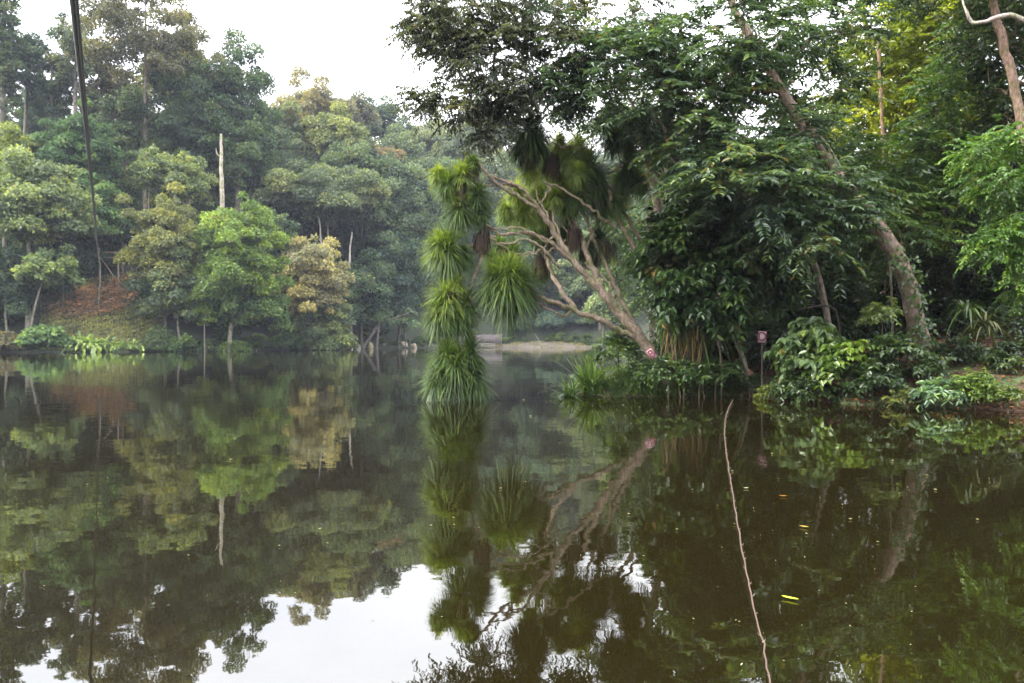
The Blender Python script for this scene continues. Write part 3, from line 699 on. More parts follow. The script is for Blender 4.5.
br([(520, 197, -.9), (497, 184, -1.2), (484, 170, -1.4), (474, 160, -1.4)], .07, .045)
br([(519, 187, -.9), (498, 184, -1.1), (482, 186, -1.2), (470, 190, -1.3)], .05, .035)
br([(645, 344, .1), (622, 331, 0), (598, 319, -.3), (575, 310, -.5), (556, 303, -.8), (540, 297, -1), (522, 288, -1.3)], .14, .065)
br([(575, 310, -.5), (561, 315, -.6), (549, 309, -.9), (536, 303, -1.1)], .055, .035)
br([(575, 309, -.4), (563, 293, 0), (553, 275, .4), (545, 256, .6), (540, 246, .8), (528, 233, .8)], .11, .05)
br([(601, 290, -.2), (590, 262, .3), (582, 240, .5), (572, 226, .7), (566, 212, .9)], .15, .06)
br([(582, 243, .5), (577, 228, .5), (571, 214, .4), (563, 200, .4)], .06, .04)
br([(577, 268, -.3), (556, 246, -.6), (538, 236, -.8), (518, 233, -1), (498, 234, -1.2), (484, 224, -1.3), (472, 212, -1.4)], .085, .04)
br([(556, 247, -.6), (540, 238, -1), (520, 228, -1.1), (496, 229, -1.3), (480, 221, -1.4)], .05, .03)
br([(560, 268, -.5), (545, 252, -.9), (528, 240, -1.1), (505, 244, -1.3), (490, 238, -1.4)], .06, .03)
br([(553, 237, -.5), (540, 251, -.8), (520, 254, -.9), (500, 246, -1.1), (487, 240, -1.2)], .05, .025)
br([(545, 249, -.6), (528, 256, -.9), (520, 262, -1), (520, 272, -1)], .035, .018)
br([(496, 236, -1.2), (483, 240, -1.3), (468, 246, -1.4), (458, 244, -1.4)], .05, .04)
br([(545, 255, .4), (556, 246, .2), (566, 240, 0)], .04, .03)
br([(640, 338, .2), (624, 304, .3), (612, 280, .4), (600, 252, .5), (592, 236, .5), (586, 214, .3)], .11, .05)
br([(568, 254, -.4), (556, 226, 0), (552, 206, .3), (560, 192, .6)], .06, .035)
br([(554, 232, -.5), (546, 214, -.2), (538, 196, .2), (534, 176, .3)], .05, .03)
br([(586, 250, .5), (596, 226, .6), (602, 206, .5), (600, 190, .3)], .06, .035)
br([(575, 240, .6), (560, 222, .8), (545, 214, 1.0), (530, 214, 1.2)], .045, .025)
br([(612, 300, 0), (606, 280, .2), (585, 262, .2)], .06, .04)
# branches from the right
br([(665, 300, .8), (648, 268, .6), (636, 250, .4), (622, 226, .3), (613, 208, .1), (608, 190, 0)], .13, .06)
br([(614, 226, .2), (600, 216, -.1), (580, 200, -.4), (560, 187, -.6), (544, 182, -.8)], .075, .035)
br([(650, 262, .8), (636, 232, .7), (624, 212, .7), (619, 196, .7)], .08, .05)
br([(680, 200, 1.2), (660, 176, 1), (645, 163, .8), (628, 162, .5), (612, 172, .3), (604, 175, .2)], .075, .035)
br([(590, 165, .2), (586, 150, .2), (572, 147, 0), (560, 145, -.2)], .06, .04)
br([(548, 183, -.7), (548, 192, -.7), (540, 203, -.8), (533, 206, -.8)], .03, .018)
# the curtain of tufts at the far end hangs on its own bent stem
br([(484, 240, -1.3), (480, 262, -1.4), (470, 290, -1.5), (474, 316, -1.5), (468, 338, -1.5), (460, 352, -1.6), (456, 385, -1.6)], .06, .04)
br([(478, 320, -1.5), (468, 330, -1.6), (460, 336, -1.6), (452, 330, -1.6)], .035, .02)
g.build('trunk', M_barkfine, pt, PBARK, smooth=True)
# tufts: px, py, dY, half size px, squeeze, leaves, brightness
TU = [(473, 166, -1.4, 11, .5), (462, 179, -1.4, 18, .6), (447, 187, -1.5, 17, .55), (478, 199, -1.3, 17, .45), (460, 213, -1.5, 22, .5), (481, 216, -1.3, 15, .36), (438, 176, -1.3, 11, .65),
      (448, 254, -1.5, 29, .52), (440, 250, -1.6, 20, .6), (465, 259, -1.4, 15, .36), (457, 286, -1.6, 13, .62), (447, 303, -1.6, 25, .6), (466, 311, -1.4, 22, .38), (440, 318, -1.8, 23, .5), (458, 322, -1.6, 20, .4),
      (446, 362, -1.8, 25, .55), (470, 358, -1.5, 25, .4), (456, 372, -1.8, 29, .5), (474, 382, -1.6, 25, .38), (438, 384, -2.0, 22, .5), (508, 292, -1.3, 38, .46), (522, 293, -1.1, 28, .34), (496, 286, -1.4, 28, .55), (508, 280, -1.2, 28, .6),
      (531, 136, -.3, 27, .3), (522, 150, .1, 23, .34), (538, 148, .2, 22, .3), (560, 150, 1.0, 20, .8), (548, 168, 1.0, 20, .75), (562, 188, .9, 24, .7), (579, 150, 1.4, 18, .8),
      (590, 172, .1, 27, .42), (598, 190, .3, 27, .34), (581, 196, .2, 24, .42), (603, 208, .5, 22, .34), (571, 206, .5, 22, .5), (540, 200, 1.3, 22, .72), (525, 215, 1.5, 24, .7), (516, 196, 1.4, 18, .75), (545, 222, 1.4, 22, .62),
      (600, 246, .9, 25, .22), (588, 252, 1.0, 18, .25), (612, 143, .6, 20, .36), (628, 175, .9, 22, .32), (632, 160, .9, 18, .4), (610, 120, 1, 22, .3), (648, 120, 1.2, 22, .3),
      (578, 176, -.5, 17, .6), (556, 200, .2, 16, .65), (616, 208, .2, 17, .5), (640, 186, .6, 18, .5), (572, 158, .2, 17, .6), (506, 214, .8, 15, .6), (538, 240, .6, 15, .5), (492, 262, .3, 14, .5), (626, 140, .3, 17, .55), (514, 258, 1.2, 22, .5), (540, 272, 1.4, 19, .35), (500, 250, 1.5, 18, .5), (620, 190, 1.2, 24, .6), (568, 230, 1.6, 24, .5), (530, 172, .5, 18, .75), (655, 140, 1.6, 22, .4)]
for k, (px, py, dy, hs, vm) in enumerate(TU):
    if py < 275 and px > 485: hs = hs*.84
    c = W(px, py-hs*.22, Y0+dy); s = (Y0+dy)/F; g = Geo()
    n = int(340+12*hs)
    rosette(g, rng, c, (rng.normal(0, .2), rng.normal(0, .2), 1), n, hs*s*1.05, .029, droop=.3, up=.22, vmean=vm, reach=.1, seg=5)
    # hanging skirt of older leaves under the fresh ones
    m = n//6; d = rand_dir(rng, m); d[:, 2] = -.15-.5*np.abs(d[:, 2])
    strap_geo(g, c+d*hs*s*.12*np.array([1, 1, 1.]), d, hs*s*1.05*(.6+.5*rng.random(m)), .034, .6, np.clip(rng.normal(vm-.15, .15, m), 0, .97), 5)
    g.build('leaf_tuft', M_strap, pt, (.085, .13, .045) if vm < .6 else (.15, .2, .055))  # brighter leaf colour stands in for backlight on the paler tufts
for k, (px, py, dy, hs, L_) in enumerate([(484, 238, -1.3, 6, 26), (598, 190, .4, 9, 40), (604, 252, .8, 16, 24), (590, 256, .9, 12, 24), (552, 166, .4, 9, 24), (472, 172, -1.35, 8, 20), (461, 196, -1.6, 7, 24), (480, 246, -1.35, 8, 22), (452, 300, -1.75, 7, 22), (575, 240, .5, 10, 26), (546, 240, 1, 11, 28), (505, 262, .8, 9, 24), (541, 268, .9, 10, 24), (528, 150, .0, 8, 32)]):
    c = W(px, py-6, Y0+dy); s = (Y0+dy)/F; g = Geo(); m = 150; a = rng.random(m)*6.28
    Bp = c+np.stack([np.cos(a), np.sin(a), 0*a], 1)*(hs*s*.75*rng.random(m)**.5)[:, None]+np.array([0, 0, 1])*(rng.random(m)*L_*s*.35)[:, None]
    d = np.stack([np.cos(a)*.22, np.sin(a)*.22, -np.ones(m)], 1)
    strap_geo(g, Bp, d, L_*s*(.5+.5*rng.random(m)), .028, .15, np.clip(rng.normal(.5, .2, m), 0, 1), 4)
    g.build('dead_skirt', M_dead, pt, (.06, .044, .038))

# ------------------------------------------------------------------ trees of the near bank
def near_tree(name, label, trunk, radii, blobs, color, twigs=8, TL=.9, m=9, LL=.15, wr=.42, hang=.15, droop=.3, flat=.35, bark=(.13, .1, .08), seed=1, mat=None, cat='tree', extra=None, start=.35, rl=None, pair=True, barkmat=None, cvar=.65, smooth=True, bough=.012):
    """trunk: (px, py, Y) points from the ground up; blobs: (px, py, Y, half w px, half h px, half depth m, n sprays)"""
    rng = np.random.default_rng(seed)
    P = [W(*p) for p in trunk]; z0 = tz(P[0][0], P[0][1]); P[0] = np.array([P[0][0], P[0][1], z0-.3])
    root = thing(name, label, cat, (P[0][0], P[0][1], z0))
    SP = smooth_path(P, 6); rr = np.interp(np.linspace(0, 1, len(SP)), np.linspace(0, 1, len(radii)), radii)
    t = Geo(); w_ = rng.normal(0, .02, SP.shape); w_[0] = 0; SP = SP+w_
    tube(t, SP, rr*(1+rng.normal(0, .04, len(rr))), 10)
    C = []; O = []
    for px, py, Y, hw, hh, hd, n in blobs:
        c = W(px, py, Y); s = Y/F; d = rand_dir(rng, n); f = (.25+.75*rng.random(n)**.5)[:, None]
        off = d*f*np.array([hw*s, hd, hh*s]); C.append(c+off); O.append(norm(off/np.array([hw*s, hd, hh*s])*np.array([1, 1, .45])+np.array([0, 0, .05])))
    C = np.concatenate(C); O = np.concatenate(O)
    C[:, 2] = np.maximum(C[:, 2], .35)
    grow(t, rng, SP, C, rl or radii[-1]*1.0, bough, start=start, sides=4)
    t.build('trunk', barkmat or M_barkfine, root, bark, smooth=smooth)
    g = Geo(); spray_leaves(g, rng, C, O, twigs, TL, m, LL, wr, hang, droop, cvar, flat, pair=pair)
    g.build('crown', mat or M_gloss, root, color)
    return root
DG = (.032, .055, .026)
# leaning dark-barked tree
near_tree('leaning_tree', 'thick pinkish brown trunk slanting out of the bank, carrying a dark feathery crown',
          [(925, 352, 24.2), (912, 300, 24), (899, 262, 23.9), (878, 228, 23.8), (852, 196, 23.8), (822, 148, 23.8), (792, 108, 23.8), (765, 60, 23.8), (735, 10, 24), (705, -60, 24)],
          [.3, .26, .25, .24, .2, .16, .12, .08],
          [(700, 105, 23.5, 75, 48, 2.0, 40), (620, 76, 24.4, 62, 30, 1.6, 30), (758, 195, 23, 60, 44, 1.8, 36), (808, 232, 22.8, 36, 28, 1.2, 18), (740, 40, 23.5, 80, 50, 2.2, 40), (600, 36, 25, 60, 34, 1.8, 14), (812, 92, 25.2, 44, 40, 1.4, 18), (842, 188, 23, 26, 16, .8, 9), (800, 128, 23.2, 24, 12, .8, 7), (700, -60, 25, 120, 50, 2.5, 14), (560, 96, 25, 42, 15, 1.1, 12), (735, 160, 22.8, 60, 32, 1.2, 26), (690, 150, 23.4, 40, 18, 1, 14), (826, 30, 25.5, 46, 36, 1.4, 24)],
          (.06, .095, .058), twigs=8, TL=1.0, m=11, LL=.2, wr=.36, hang=.18, droop=.28, flat=.3, bark=(.27, .195, .16), seed=31, start=.5, rl=.13, bough=.01)
# overhanging tree
near_tree('overhanging_tree', 'dark leaved tree whose highest boughs hang into the white sky left of the others',
          [(690, 345, 27.5), (684, 280, 27.5), (676, 200, 27.4), (668, 120, 27), (650, 60, 26.6), (600, 34, 26), (540, 38, 25.4), (500, 50, 25)],
          [.26, .24, .2, .17, .14, .1, .06, .035],
          [(452, 30, 24.6, 42, 34, 1.4, 46), (500, 62, 24.6, 44, 42, 1.5, 50), (560, 40, 25.2, 52, 46, 1.5, 34), (460, 98, 24.6, 44, 17, 1.1, 26), (515, 98, 24.5, 34, 18, 1.2, 18), (480, 5, 24.8, 60, 30, 1.6, 44), (620, 5, 26, 60, 40, 1.6, 18), (520, -40, 25, 80, 30, 1.8, 14), (492, 132, 24.6, 16, 12, .6, 8), (425, 22, 24.6, 16, 14, .7, 9), (425, 102, 24.6, 12, 9, .6, 6)],
          (.058, .068, .052), twigs=7, TL=.62, m=9, LL=.14, wr=.42, hang=.4, droop=.35, flat=.5, bark=(.09, .07, .06), seed=32, start=.5, rl=.07, bough=.01)
# twin pale trunks
near_tree('pale_tree', 'pale smooth-barked tree right behind the tufted tree, with umbrella sprays of grey-green leaves',
          [(672, 330, 28.5), (668, 270, 28.3), (662, 225, 28.2), (655, 190, 28.1), (646, 156, 28), (638, 128, 28)], [.24, .2, .18, .16, .13, .09],
          [(645, 118, 27.4, 46, 16, 1.6, 24), (610, 130, 28, 26, 10, 1, 8)], (.075, .11, .07), twigs=7, TL=.8, m=10, LL=.17, wr=.3, hang=.3, droop=.3, flat=.25, bark=(.42, .33, .28), seed=33, start=.75, rl=.05)
near_tree('pale_tree', 'thinner pale trunk standing close on the right side of the pale smooth-barked tree',
          [(684, 330, 29.5), (680, 270, 29.3), (670, 205, 29.2), (662, 170, 29), (652, 140, 29)], [.15, .12, .1, .08, .05],
          [(662, 110, 29, 40, 20, 1.6, 20)], (.06, .09, .05), twigs=6, TL=.8, m=9, LL=.17, wr=.34, bark=(.38, .31, .26), seed=34, start=.75, rl=.04)
stem_tree('forked white dead bough crossing in front of the pale trunks', [(661, 214, 27.8), (646, 208, 27.2), (634, 200, 26.6), (623, 193, 26.2)], .055, .035, (.6, .53, .46), side=[[(648, 208, 27.3), (636, 209, 27), (624, 210, 26.8)]]) if False else None
# broad leaved dark tree
near_tree('broadleaf_tree', 'rounded tree with large glossy dark leaves hanging low beside the tufted tree',
          [(700, 350, 26.2), (706, 310, 26.2), (712, 270, 26), (718, 230, 26), (722, 190, 26)], [.16, .14, .11, .08, .05],
          [(680, 262, 25.2, 40, 55, 1.3, 60), (720, 236, 25.2, 50, 56, 1.4, 66), (762, 262, 25.6, 36, 46, 1.3, 36), (700, 300, 25.1, 42, 24, 1.2, 34), (715, 182, 25.8, 46, 22, 1.3, 26)],
          (.035, .065, .024), twigs=6, TL=.5, m=6, LL=.25, wr=.5, hang=.55, droop=.3, flat=.7, bark=(.1, .08, .06), seed=35, mat=M_broad, start=.2, rl=.05)
# back rows that close the wood
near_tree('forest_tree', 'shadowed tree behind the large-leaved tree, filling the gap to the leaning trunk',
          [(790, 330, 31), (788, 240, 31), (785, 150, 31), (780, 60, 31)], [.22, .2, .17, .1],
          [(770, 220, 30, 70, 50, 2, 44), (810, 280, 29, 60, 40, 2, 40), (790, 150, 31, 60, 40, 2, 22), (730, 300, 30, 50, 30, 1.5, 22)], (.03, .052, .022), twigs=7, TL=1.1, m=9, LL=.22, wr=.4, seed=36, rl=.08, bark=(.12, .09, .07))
near_tree('yellowish_tree', 'yellow-green glowing tree high up behind the leaning trunk',
          [(905, 300, 37), (900, 200, 37), (890, 110, 36.5), (870, 40, 36), (850, -40, 36)], [.2, .18, .15, .12, .08],
          [(885, 75, 34.5, 62, 62, 2.0, 80), (930, 40, 35, 60, 60, 2.2, 70), (860, 140, 34.5, 60, 40, 2, 50), (930, -40, 35, 60, 40, 2, 24), (925, 120, 34.5, 50, 40, 2, 44), (960, -20, 35, 60, 50, 2, 40)],
          (.17, .20, .022), twigs=8, TL=1.1, m=10, LL=.22, wr=.42, hang=.3, flat=.6, seed=37, rl=.08, bark=(.2, .14, .09), bough=.014)
near_tree('forest_tree', 'mid green tree spreading below the yellow-green one, right of the leaning trunk',
          [(950, 315, 28), (948, 250, 28), (945, 180, 28), (935, 110, 28)], [.16, .14, .12, .08],
          [(905, 175, 27, 56, 36, 1.6, 50), (955, 115, 27.5, 40, 40, 1.4, 34), (890, 225, 26, 46, 30, 1.4, 30), (985, 60, 28, 40, 50, 1.4, 24), (850, 180, 26.5, 40, 40, 1.4, 34), (960, 190, 26.5, 30, 30, 1.2, 20)],
          (.06, .105, .035), twigs=8, TL=.9, m=10, LL=.2, wr=.34, hang=.2, flat=.4, seed=38, rl=.06, bark=(.18, .13, .1))
near_tree('bright_tree', 'vivid green fine-leaved tree at the right frame edge, hanging in front of the shade',
          [(1062, 330, 20), (1058, 250, 20), (1050, 180, 19.8), (1035, 110, 19.6)], [.13, .11, .09, .06],
          [(1002, 178, 18.8, 36, 18, .8, 34), (1018, 135, 19, 30, 16, .9, 20), (1000, 250, 18.8, 26, 20, .7, 30), (1024, 215, 18.8, 24, 26, .8, 24), (974, 152, 19, 16, 10, .5, 8), (1020, 285, 18.9, 16, 12, .5, 8), (1060, 160, 19, 44, 60, 1.2, 30)],
          (.075, .145, .028), twigs=8, TL=.42, m=9, LL=.095, wr=.42, hang=.35, droop=.4, flat=.6, seed=39, rl=.04, bark=(.15, .11, .08), bough=.006)
near_tree('dark_tree', 'dark tree in the top right corner with a reddish brown slanting trunk',
          [(1050, 300, 24), (1040, 200, 24), (1022, 125, 24), (1008, 60, 24), (996, 15, 24), (985, -50, 24)], [.2, .18, .14, .13, .12, .09],
          [(1010, 20, 25.4, 50, 45, 1.4, 50), (1020, 90, 25.6, 40, 50, 1.2, 40), (960, -20, 25, 60, 35, 1.6, 40), (1040, -40, 24, 60, 50, 2, 40)], (.03, .05, .022), twigs=7, TL=.8, m=9, LL=.15, seed=40, rl=.06, bark=(.26, .17, .13))
g = Geo(); P = wp([(966, 10, 23.2), (972, 22, 23.1), (984, 22, 23), (998, 17, 23), (1014, 16, 23), (1035, 26, 23)], 0)
rt = thing('bare_bough', 'smooth pale bare bough kinked like a hook in the top right corner', 'branch', tuple(P[-1]))
branch(g, np.random.default_rng(1), P, .04, .085, 8, .006); branch(g, np.random.default_rng(2), wp([(972, 22, 23.1), (967, 14, 23.1), (963, 2, 23.3), (958, -16, 23.5)], 0), .04, .02, 6, .006)
branch(g, np.random.default_rng(3), wp([(1035, 26, 23), (1052, 60, 23.3), (1052, 110, 23.9)], 0), .085, .09, 8, .006)
g.build('bough', M_barkfine, rt, (.42, .36, .33), smooth=True)
# forest behind: a row of big shaded trees up the slope
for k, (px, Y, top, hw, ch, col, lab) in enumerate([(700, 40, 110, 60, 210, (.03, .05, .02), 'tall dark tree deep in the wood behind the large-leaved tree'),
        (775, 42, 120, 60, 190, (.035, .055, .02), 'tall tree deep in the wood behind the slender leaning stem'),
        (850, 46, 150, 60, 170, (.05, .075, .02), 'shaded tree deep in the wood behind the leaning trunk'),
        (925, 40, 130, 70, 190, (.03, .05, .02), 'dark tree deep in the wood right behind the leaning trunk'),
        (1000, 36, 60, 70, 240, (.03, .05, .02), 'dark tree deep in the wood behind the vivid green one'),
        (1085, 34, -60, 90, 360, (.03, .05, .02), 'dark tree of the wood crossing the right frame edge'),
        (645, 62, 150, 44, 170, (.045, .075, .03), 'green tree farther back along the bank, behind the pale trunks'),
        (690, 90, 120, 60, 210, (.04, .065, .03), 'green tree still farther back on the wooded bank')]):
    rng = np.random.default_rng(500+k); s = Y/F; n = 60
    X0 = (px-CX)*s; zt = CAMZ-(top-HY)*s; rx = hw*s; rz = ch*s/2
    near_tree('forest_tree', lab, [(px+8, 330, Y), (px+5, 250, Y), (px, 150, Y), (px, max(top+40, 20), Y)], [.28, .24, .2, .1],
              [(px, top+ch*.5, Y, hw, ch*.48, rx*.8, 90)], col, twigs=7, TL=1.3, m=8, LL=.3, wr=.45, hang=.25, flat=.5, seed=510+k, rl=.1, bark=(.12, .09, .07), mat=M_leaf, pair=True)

near_tree('forest_tree', 'dark low-branched tree shading the slope right of the thick leaning trunk',
          [(985, 330, 29), (983, 290, 29), (980, 240, 29), (978, 190, 29)], [.16, .14, .12, .08],
          [(975, 250, 28, 52, 34, 1.6, 60), (1030, 270, 27, 40, 30, 1.4, 40), (935, 275, 28.5, 34, 28, 1.2, 30), (1010, 300, 28.5, 50, 14, 1.2, 26)], (.026, .045, .02), twigs=7, TL=.9, m=9, LL=.18, wr=.4, seed=45, rl=.06, bark=(.1, .08, .06))

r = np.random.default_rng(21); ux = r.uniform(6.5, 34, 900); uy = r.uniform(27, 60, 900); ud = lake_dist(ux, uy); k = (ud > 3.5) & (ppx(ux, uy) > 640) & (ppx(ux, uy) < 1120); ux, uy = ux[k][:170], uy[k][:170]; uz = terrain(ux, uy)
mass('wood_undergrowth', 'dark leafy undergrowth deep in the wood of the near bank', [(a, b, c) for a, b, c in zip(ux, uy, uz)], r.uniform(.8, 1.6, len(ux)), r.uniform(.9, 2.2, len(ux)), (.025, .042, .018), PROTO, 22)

# slim stems in the shade
def near_stem(name, label, pts, r0, r1, color, cat='tree trunk', leaves=None):
    P = [W(*p) for p in pts]; z0 = tz(P[0][0], P[0][1]); P[0][2] = min(P[0][2], z0)-.15
    root = thing(name, label, cat, (P[0][0], P[0][1], z0)); g = Geo(); branch(g, np.random.default_rng(int(pts[0][0])), P, r0, r1, 9, .008)
    g.build('trunk', M_barkfine, root, color, smooth=True); return root
near_stem('slim_stem', 'slender grey stem leaning left from the water edge into the large dark leaves', [(753, 392, 25.9), (744, 362, 25.9), (735, 334, 25.8), (727, 308, 25.7), (722, 285, 25.7)], .085, .06, (.33, .28, .25))
near_stem('slim_stem', 'thin pale trunk half hidden in shade left of the thick leaning trunk', [(835, 345, 27), (824, 300, 26.6), (814, 262, 26.2), (803, 236, 25.4), (796, 222, 25.2)], .11, .08, (.36, .3, .26))
near_stem('slim_stem', 'very thin upright stem close beside the thick leaning trunk', [(893, 330, 24.6), (891, 290, 24.5), (888, 250, 24.4), (884, 215, 24.4)], .035, .03, (.25, .19, .14))
near_stem('slim_stem', 'thin reddish stem rising into the yellow-green leaves', [(887, 330, 30), (886, 240, 30), (884, 170, 30), (881, 100, 30), (878, 40, 30)], .08, .05, (.28, .17, .11))
near_stem('dead_bough', 'dark thin limb running level through the shade above the stake sign', [(840, 330, 26.6), (835, 310, 26.3), (800, 309, 26.1), (780, 312, 26.1)], .04, .025, (.08, .06, .05), 'branch')

# prop-rooted clump with hanging straw leaves between the tree and the stake
c = W(690, 372, 25.6); cz = tz(c[0], c[1]); rr_ = np.random.default_rng(77)
pr_ = thing('screw_pine', 'stilt-rooted plant with straw-coloured dead leaves hanging under the large dark leaves', 'plant', (c[0], c[1], cz))
for k in range(16):
    g = Geo(); a = W(668+k*4.0+rr_.normal(0, 3), 316+rr_.normal(0, 6), 25.6+rr_.normal(0, .4)); b = W(666+k*5.4+rr_.normal(0, 6), 380, 25.5+rr_.normal(0, .4)); b[2] = tz(b[0], b[1])-.1
    branch(g, rr_, [a, (a+b)/2+rr_.normal(0, .12, 3), b], .03, .022, 6, .01); g.build('stilt_root', M_barkfine, pr_, (.14, .1, .07))
g = Geo(); m = 160
Bp = np.array([W(x, y, 25.5+q) for x, y, q in zip(rr_.uniform(664, 706, m), rr_.uniform(308, 345, m), rr_.normal(0, .35, m))])
d = np.stack([rr_.normal(0, .22, m), rr_.normal(0, .22, m), -np.ones(m)], 1); strap_geo(g, Bp, d, rr_.uniform(.5, 1.3, m), .035, .12, np.clip(rr_.normal(.5, .25, m), 0, 1), 4)
g.build('dead_leaves', M_dead, pr_, (.12, .09, .05))
g = Geo(); m = 260; Bp = np.array([W(x, y, 25.5+q) for x, y, q in zip(rr_.uniform(660, 720, m), rr_.uniform(300, 330, m), rr_.normal(0, .3, m))])
d = rand_dir(rr_, m); strap_geo(g, Bp, d, rr_.uniform(.5, 1.0, m), .05, .6, np.clip(rr_.normal(.4, .2, m), 0, .95), 5); g.build('leaves', M_strap, pr_, (.06, .1, .025))

# shrubs along the near bank
def nshrub(name, label, px, py, Y, hw, hh, n, color, LL=.16, TL=.4, twigs=6, m=5, wr=.5, hang=.35, seed=1, mat=None, flat=.7, cvar=.4, hd=None, cat='shrub', group=None):
    rng = np.random.default_rng(seed); c = W(px, py, Y); s = Y/F; z0 = max(tz(c[0], c[1]), 0.)
    root = thing(name, label, cat, (c[0], c[1], z0), group); d = rand_dir(rng, n); d[:, 2] = np.abs(d[:, 2])*1.2-.35
    off = d*(.4+.6*rng.random(n)**.5)[:, None]*np.array([hw*s, hd or hw*s*.8, hh*s]); C = c+off; C[:, 2] = np.maximum(C[:, 2], np.maximum(terrain(C[:, 0], C[:, 1]), 0)+.12)
    t = Geo(); P = np.array([[c[0], c[1], z0-.15], [c[0]+.02, c[1]+.03, (z0+c[2])/2], [c[0], c[1], c[2]]])
    tube(t, P, [.035, .03, .02], 5); grow(t, rng, P, C, .022, .005, 0, 4); t.build('stem', M_barkfine, root, (.12, .09, .06))
    g = Geo(); spray_leaves(g, rng, C, norm(off+np.array([0, 0, .2])), twigs, TL, m, LL, wr, hang, .35, cvar, flat); g.build('foliage', mat or M_gloss, root, color); return root
nshrub('shrub', 'bush with broad drooping light green leaves right of the stake sign', 812, 350, 23.6, 30, 34, 40, (.085, .13, .055), LL=.3, TL=.35, twigs=5, m=4, wr=.55, hang=.8, seed=1, mat=M_broad, cvar=.25)
nshrub('shrub', 'bright yellow-green leafy bush standing between two darker bushes at the water', 843, 362, 22.8, 22, 28, 34, (.11, .175, .035), LL=.2, TL=.35, twigs=5, m=4, wr=.6, hang=.5, seed=2)
nshrub('shrub', 'dark low bush at the waterline left of the bright yellow-green bush', 806, 388, 23.4, 26, 16, 30, (.045, .075, .03), LL=.14, seed=3)
nshrub('shrub', 'dark green bush wrapped around the foot of the leaning trunk', 898, 362, 22.6, 34, 26, 50, (.045, .075, .028), LL=.16, seed=4, TL=.45)
nshrub('shrub', 'light leaved sprig above the dark bush, just left of the thick trunk', 882, 315, 23.2, 14, 12, 14, (.13, .17, .06), LL=.15, seed=5, TL=.3)
nshrub('shrub', 'dark bush dipping to the water between the bright bush and the bare earth', 872, 382, 22.2, 20, 20, 30, (.035, .06, .025), LL=.15, seed=6)
nshrub('shrub', 'small grey-green plant with fingered leaves on the bank edge at the right', 944, 392, 20.8, 17, 12, 16, (.14, .22, .13), LL=.2, TL=.3, twigs=6, m=4, wr=.3, seed=7, hang=.3)
nshrub('shrub', 'fine yellowish green plant between the fingered plant and the right frame edge', 975, 388, 20.6, 20, 14, 30, (.11, .17, .035), LL=.09, TL=.3, twigs=7, m=7, seed=8)
nshrub('shrub', 'low green plant on the bank edge at the right frame side', 1008, 398, 20, 16, 8, 18, (.085, .12, .03), LL=.09, TL=.25, seed=9)
nshrub('shrub', 'small leafy plant on the litter above the fingered plant', 1000, 362, 22.6, 14, 10, 12, (.06, .09, .035), LL=.13, TL=.3, seed=10)
nshrub('shrub', 'green leafy plants mixed into the grass under the stilt-rooted plant', 715, 372, 25.3, 22, 14, 30, (.06, .1, .035), LL=.16, TL=.35, seed=11)
nshrub('shrub', 'leafy plant hiding the foot of the tufted tree behind the grass', 668, 372, 25.2, 24, 17, 34, (.05, .09, .03), LL=.13, TL=.35, seed=21)
nshrub('shrub', 'bushy green plant behind the grass at the tip of the bank', 618, 352, 27.2, 22, 30, 44, (.075, .125, .04), LL=.12, TL=.35, seed=12, hd=.5)
nshrub('shrub', 'shady green shrub under the thick part of the tufted tree', 652, 372, 26.4, 24, 18, 34, (.05, .085, .03), LL=.12, TL=.35, seed=13)
nshrub('shrub', 'low shrub left of the slender leaning stem at the water edge', 742, 384, 25.6, 18, 9, 16, (.05, .08, .03), LL=.12, TL=.3, seed=14)
nshrub('shrub', 'yellowish low plants at the water edge below the stake sign', 776, 393, 24.4, 20, 7, 24, (.14, .17, .04), LL=.09, TL=.25, seed=15)
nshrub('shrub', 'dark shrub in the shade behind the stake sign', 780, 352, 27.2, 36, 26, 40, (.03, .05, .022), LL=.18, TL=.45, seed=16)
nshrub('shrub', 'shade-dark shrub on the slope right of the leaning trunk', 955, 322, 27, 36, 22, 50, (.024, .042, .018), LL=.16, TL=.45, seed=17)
nshrub('shrub', 'dark leafy shrub on the slope at the right frame side', 1015, 325, 25.5, 40, 18, 46, (.03, .05, .02), LL=.14, TL=.4, seed=18)
nshrub('shrub', 'dim leafy shrub on the red litter between the leaning trunk and the olive fern', 958, 352, 23.6, 20, 14, 26, (.035, .06, .025), LL=.13, TL=.35, seed=23)
nshrub('shrub', 'low dark plant spreading over the litter at the right frame edge', 1018, 352, 23, 20, 12, 26, (.035, .058, .025), LL=.12, TL=.35, seed=24)
nshrub('shrub', 'straggling yellowish plant at the bank edge left of the fingered plant', 908, 398, 21.4, 16, 8, 18, (.1, .12, .04), LL=.09, TL=.25, seed=25)
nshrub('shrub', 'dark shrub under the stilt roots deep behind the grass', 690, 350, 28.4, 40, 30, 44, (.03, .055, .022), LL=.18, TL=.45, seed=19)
# ivy on the thick trunk
g = Geo(); r = np.random.default_rng(9); tt = r.random(260)
P0 = np.array([W(918, 345, 23.8), W(907, 285, 23.6), W(893, 250, 23.5)]); pp_ = smooth_path(P0, 8); idx = (tt**1.6*(len(pp_)-1)).astype(int)
P = pp_[idx]+np.stack([r.normal(.14, .2, 260), r.normal(-.18, .1, 260), r.normal(0, .15, 260)], 1)
leaf_geo(g, P, norm(np.array([0, -1, .5])+r.normal(0, .4, P.shape)), norm(r.normal(0, .5, P.shape)-[0, 0, .8]), .13*(.6+.8*r.random(260)), .75, np.clip(r.normal(.6, .15, 260), 0, .95), True)
tag(g.build('creeper_foliage', M_gloss, None, (.05, .09, .03), origin=tuple(P[0])), 'round-leaved creeper climbing the lower part of the thick leaning trunk', 'creeper')
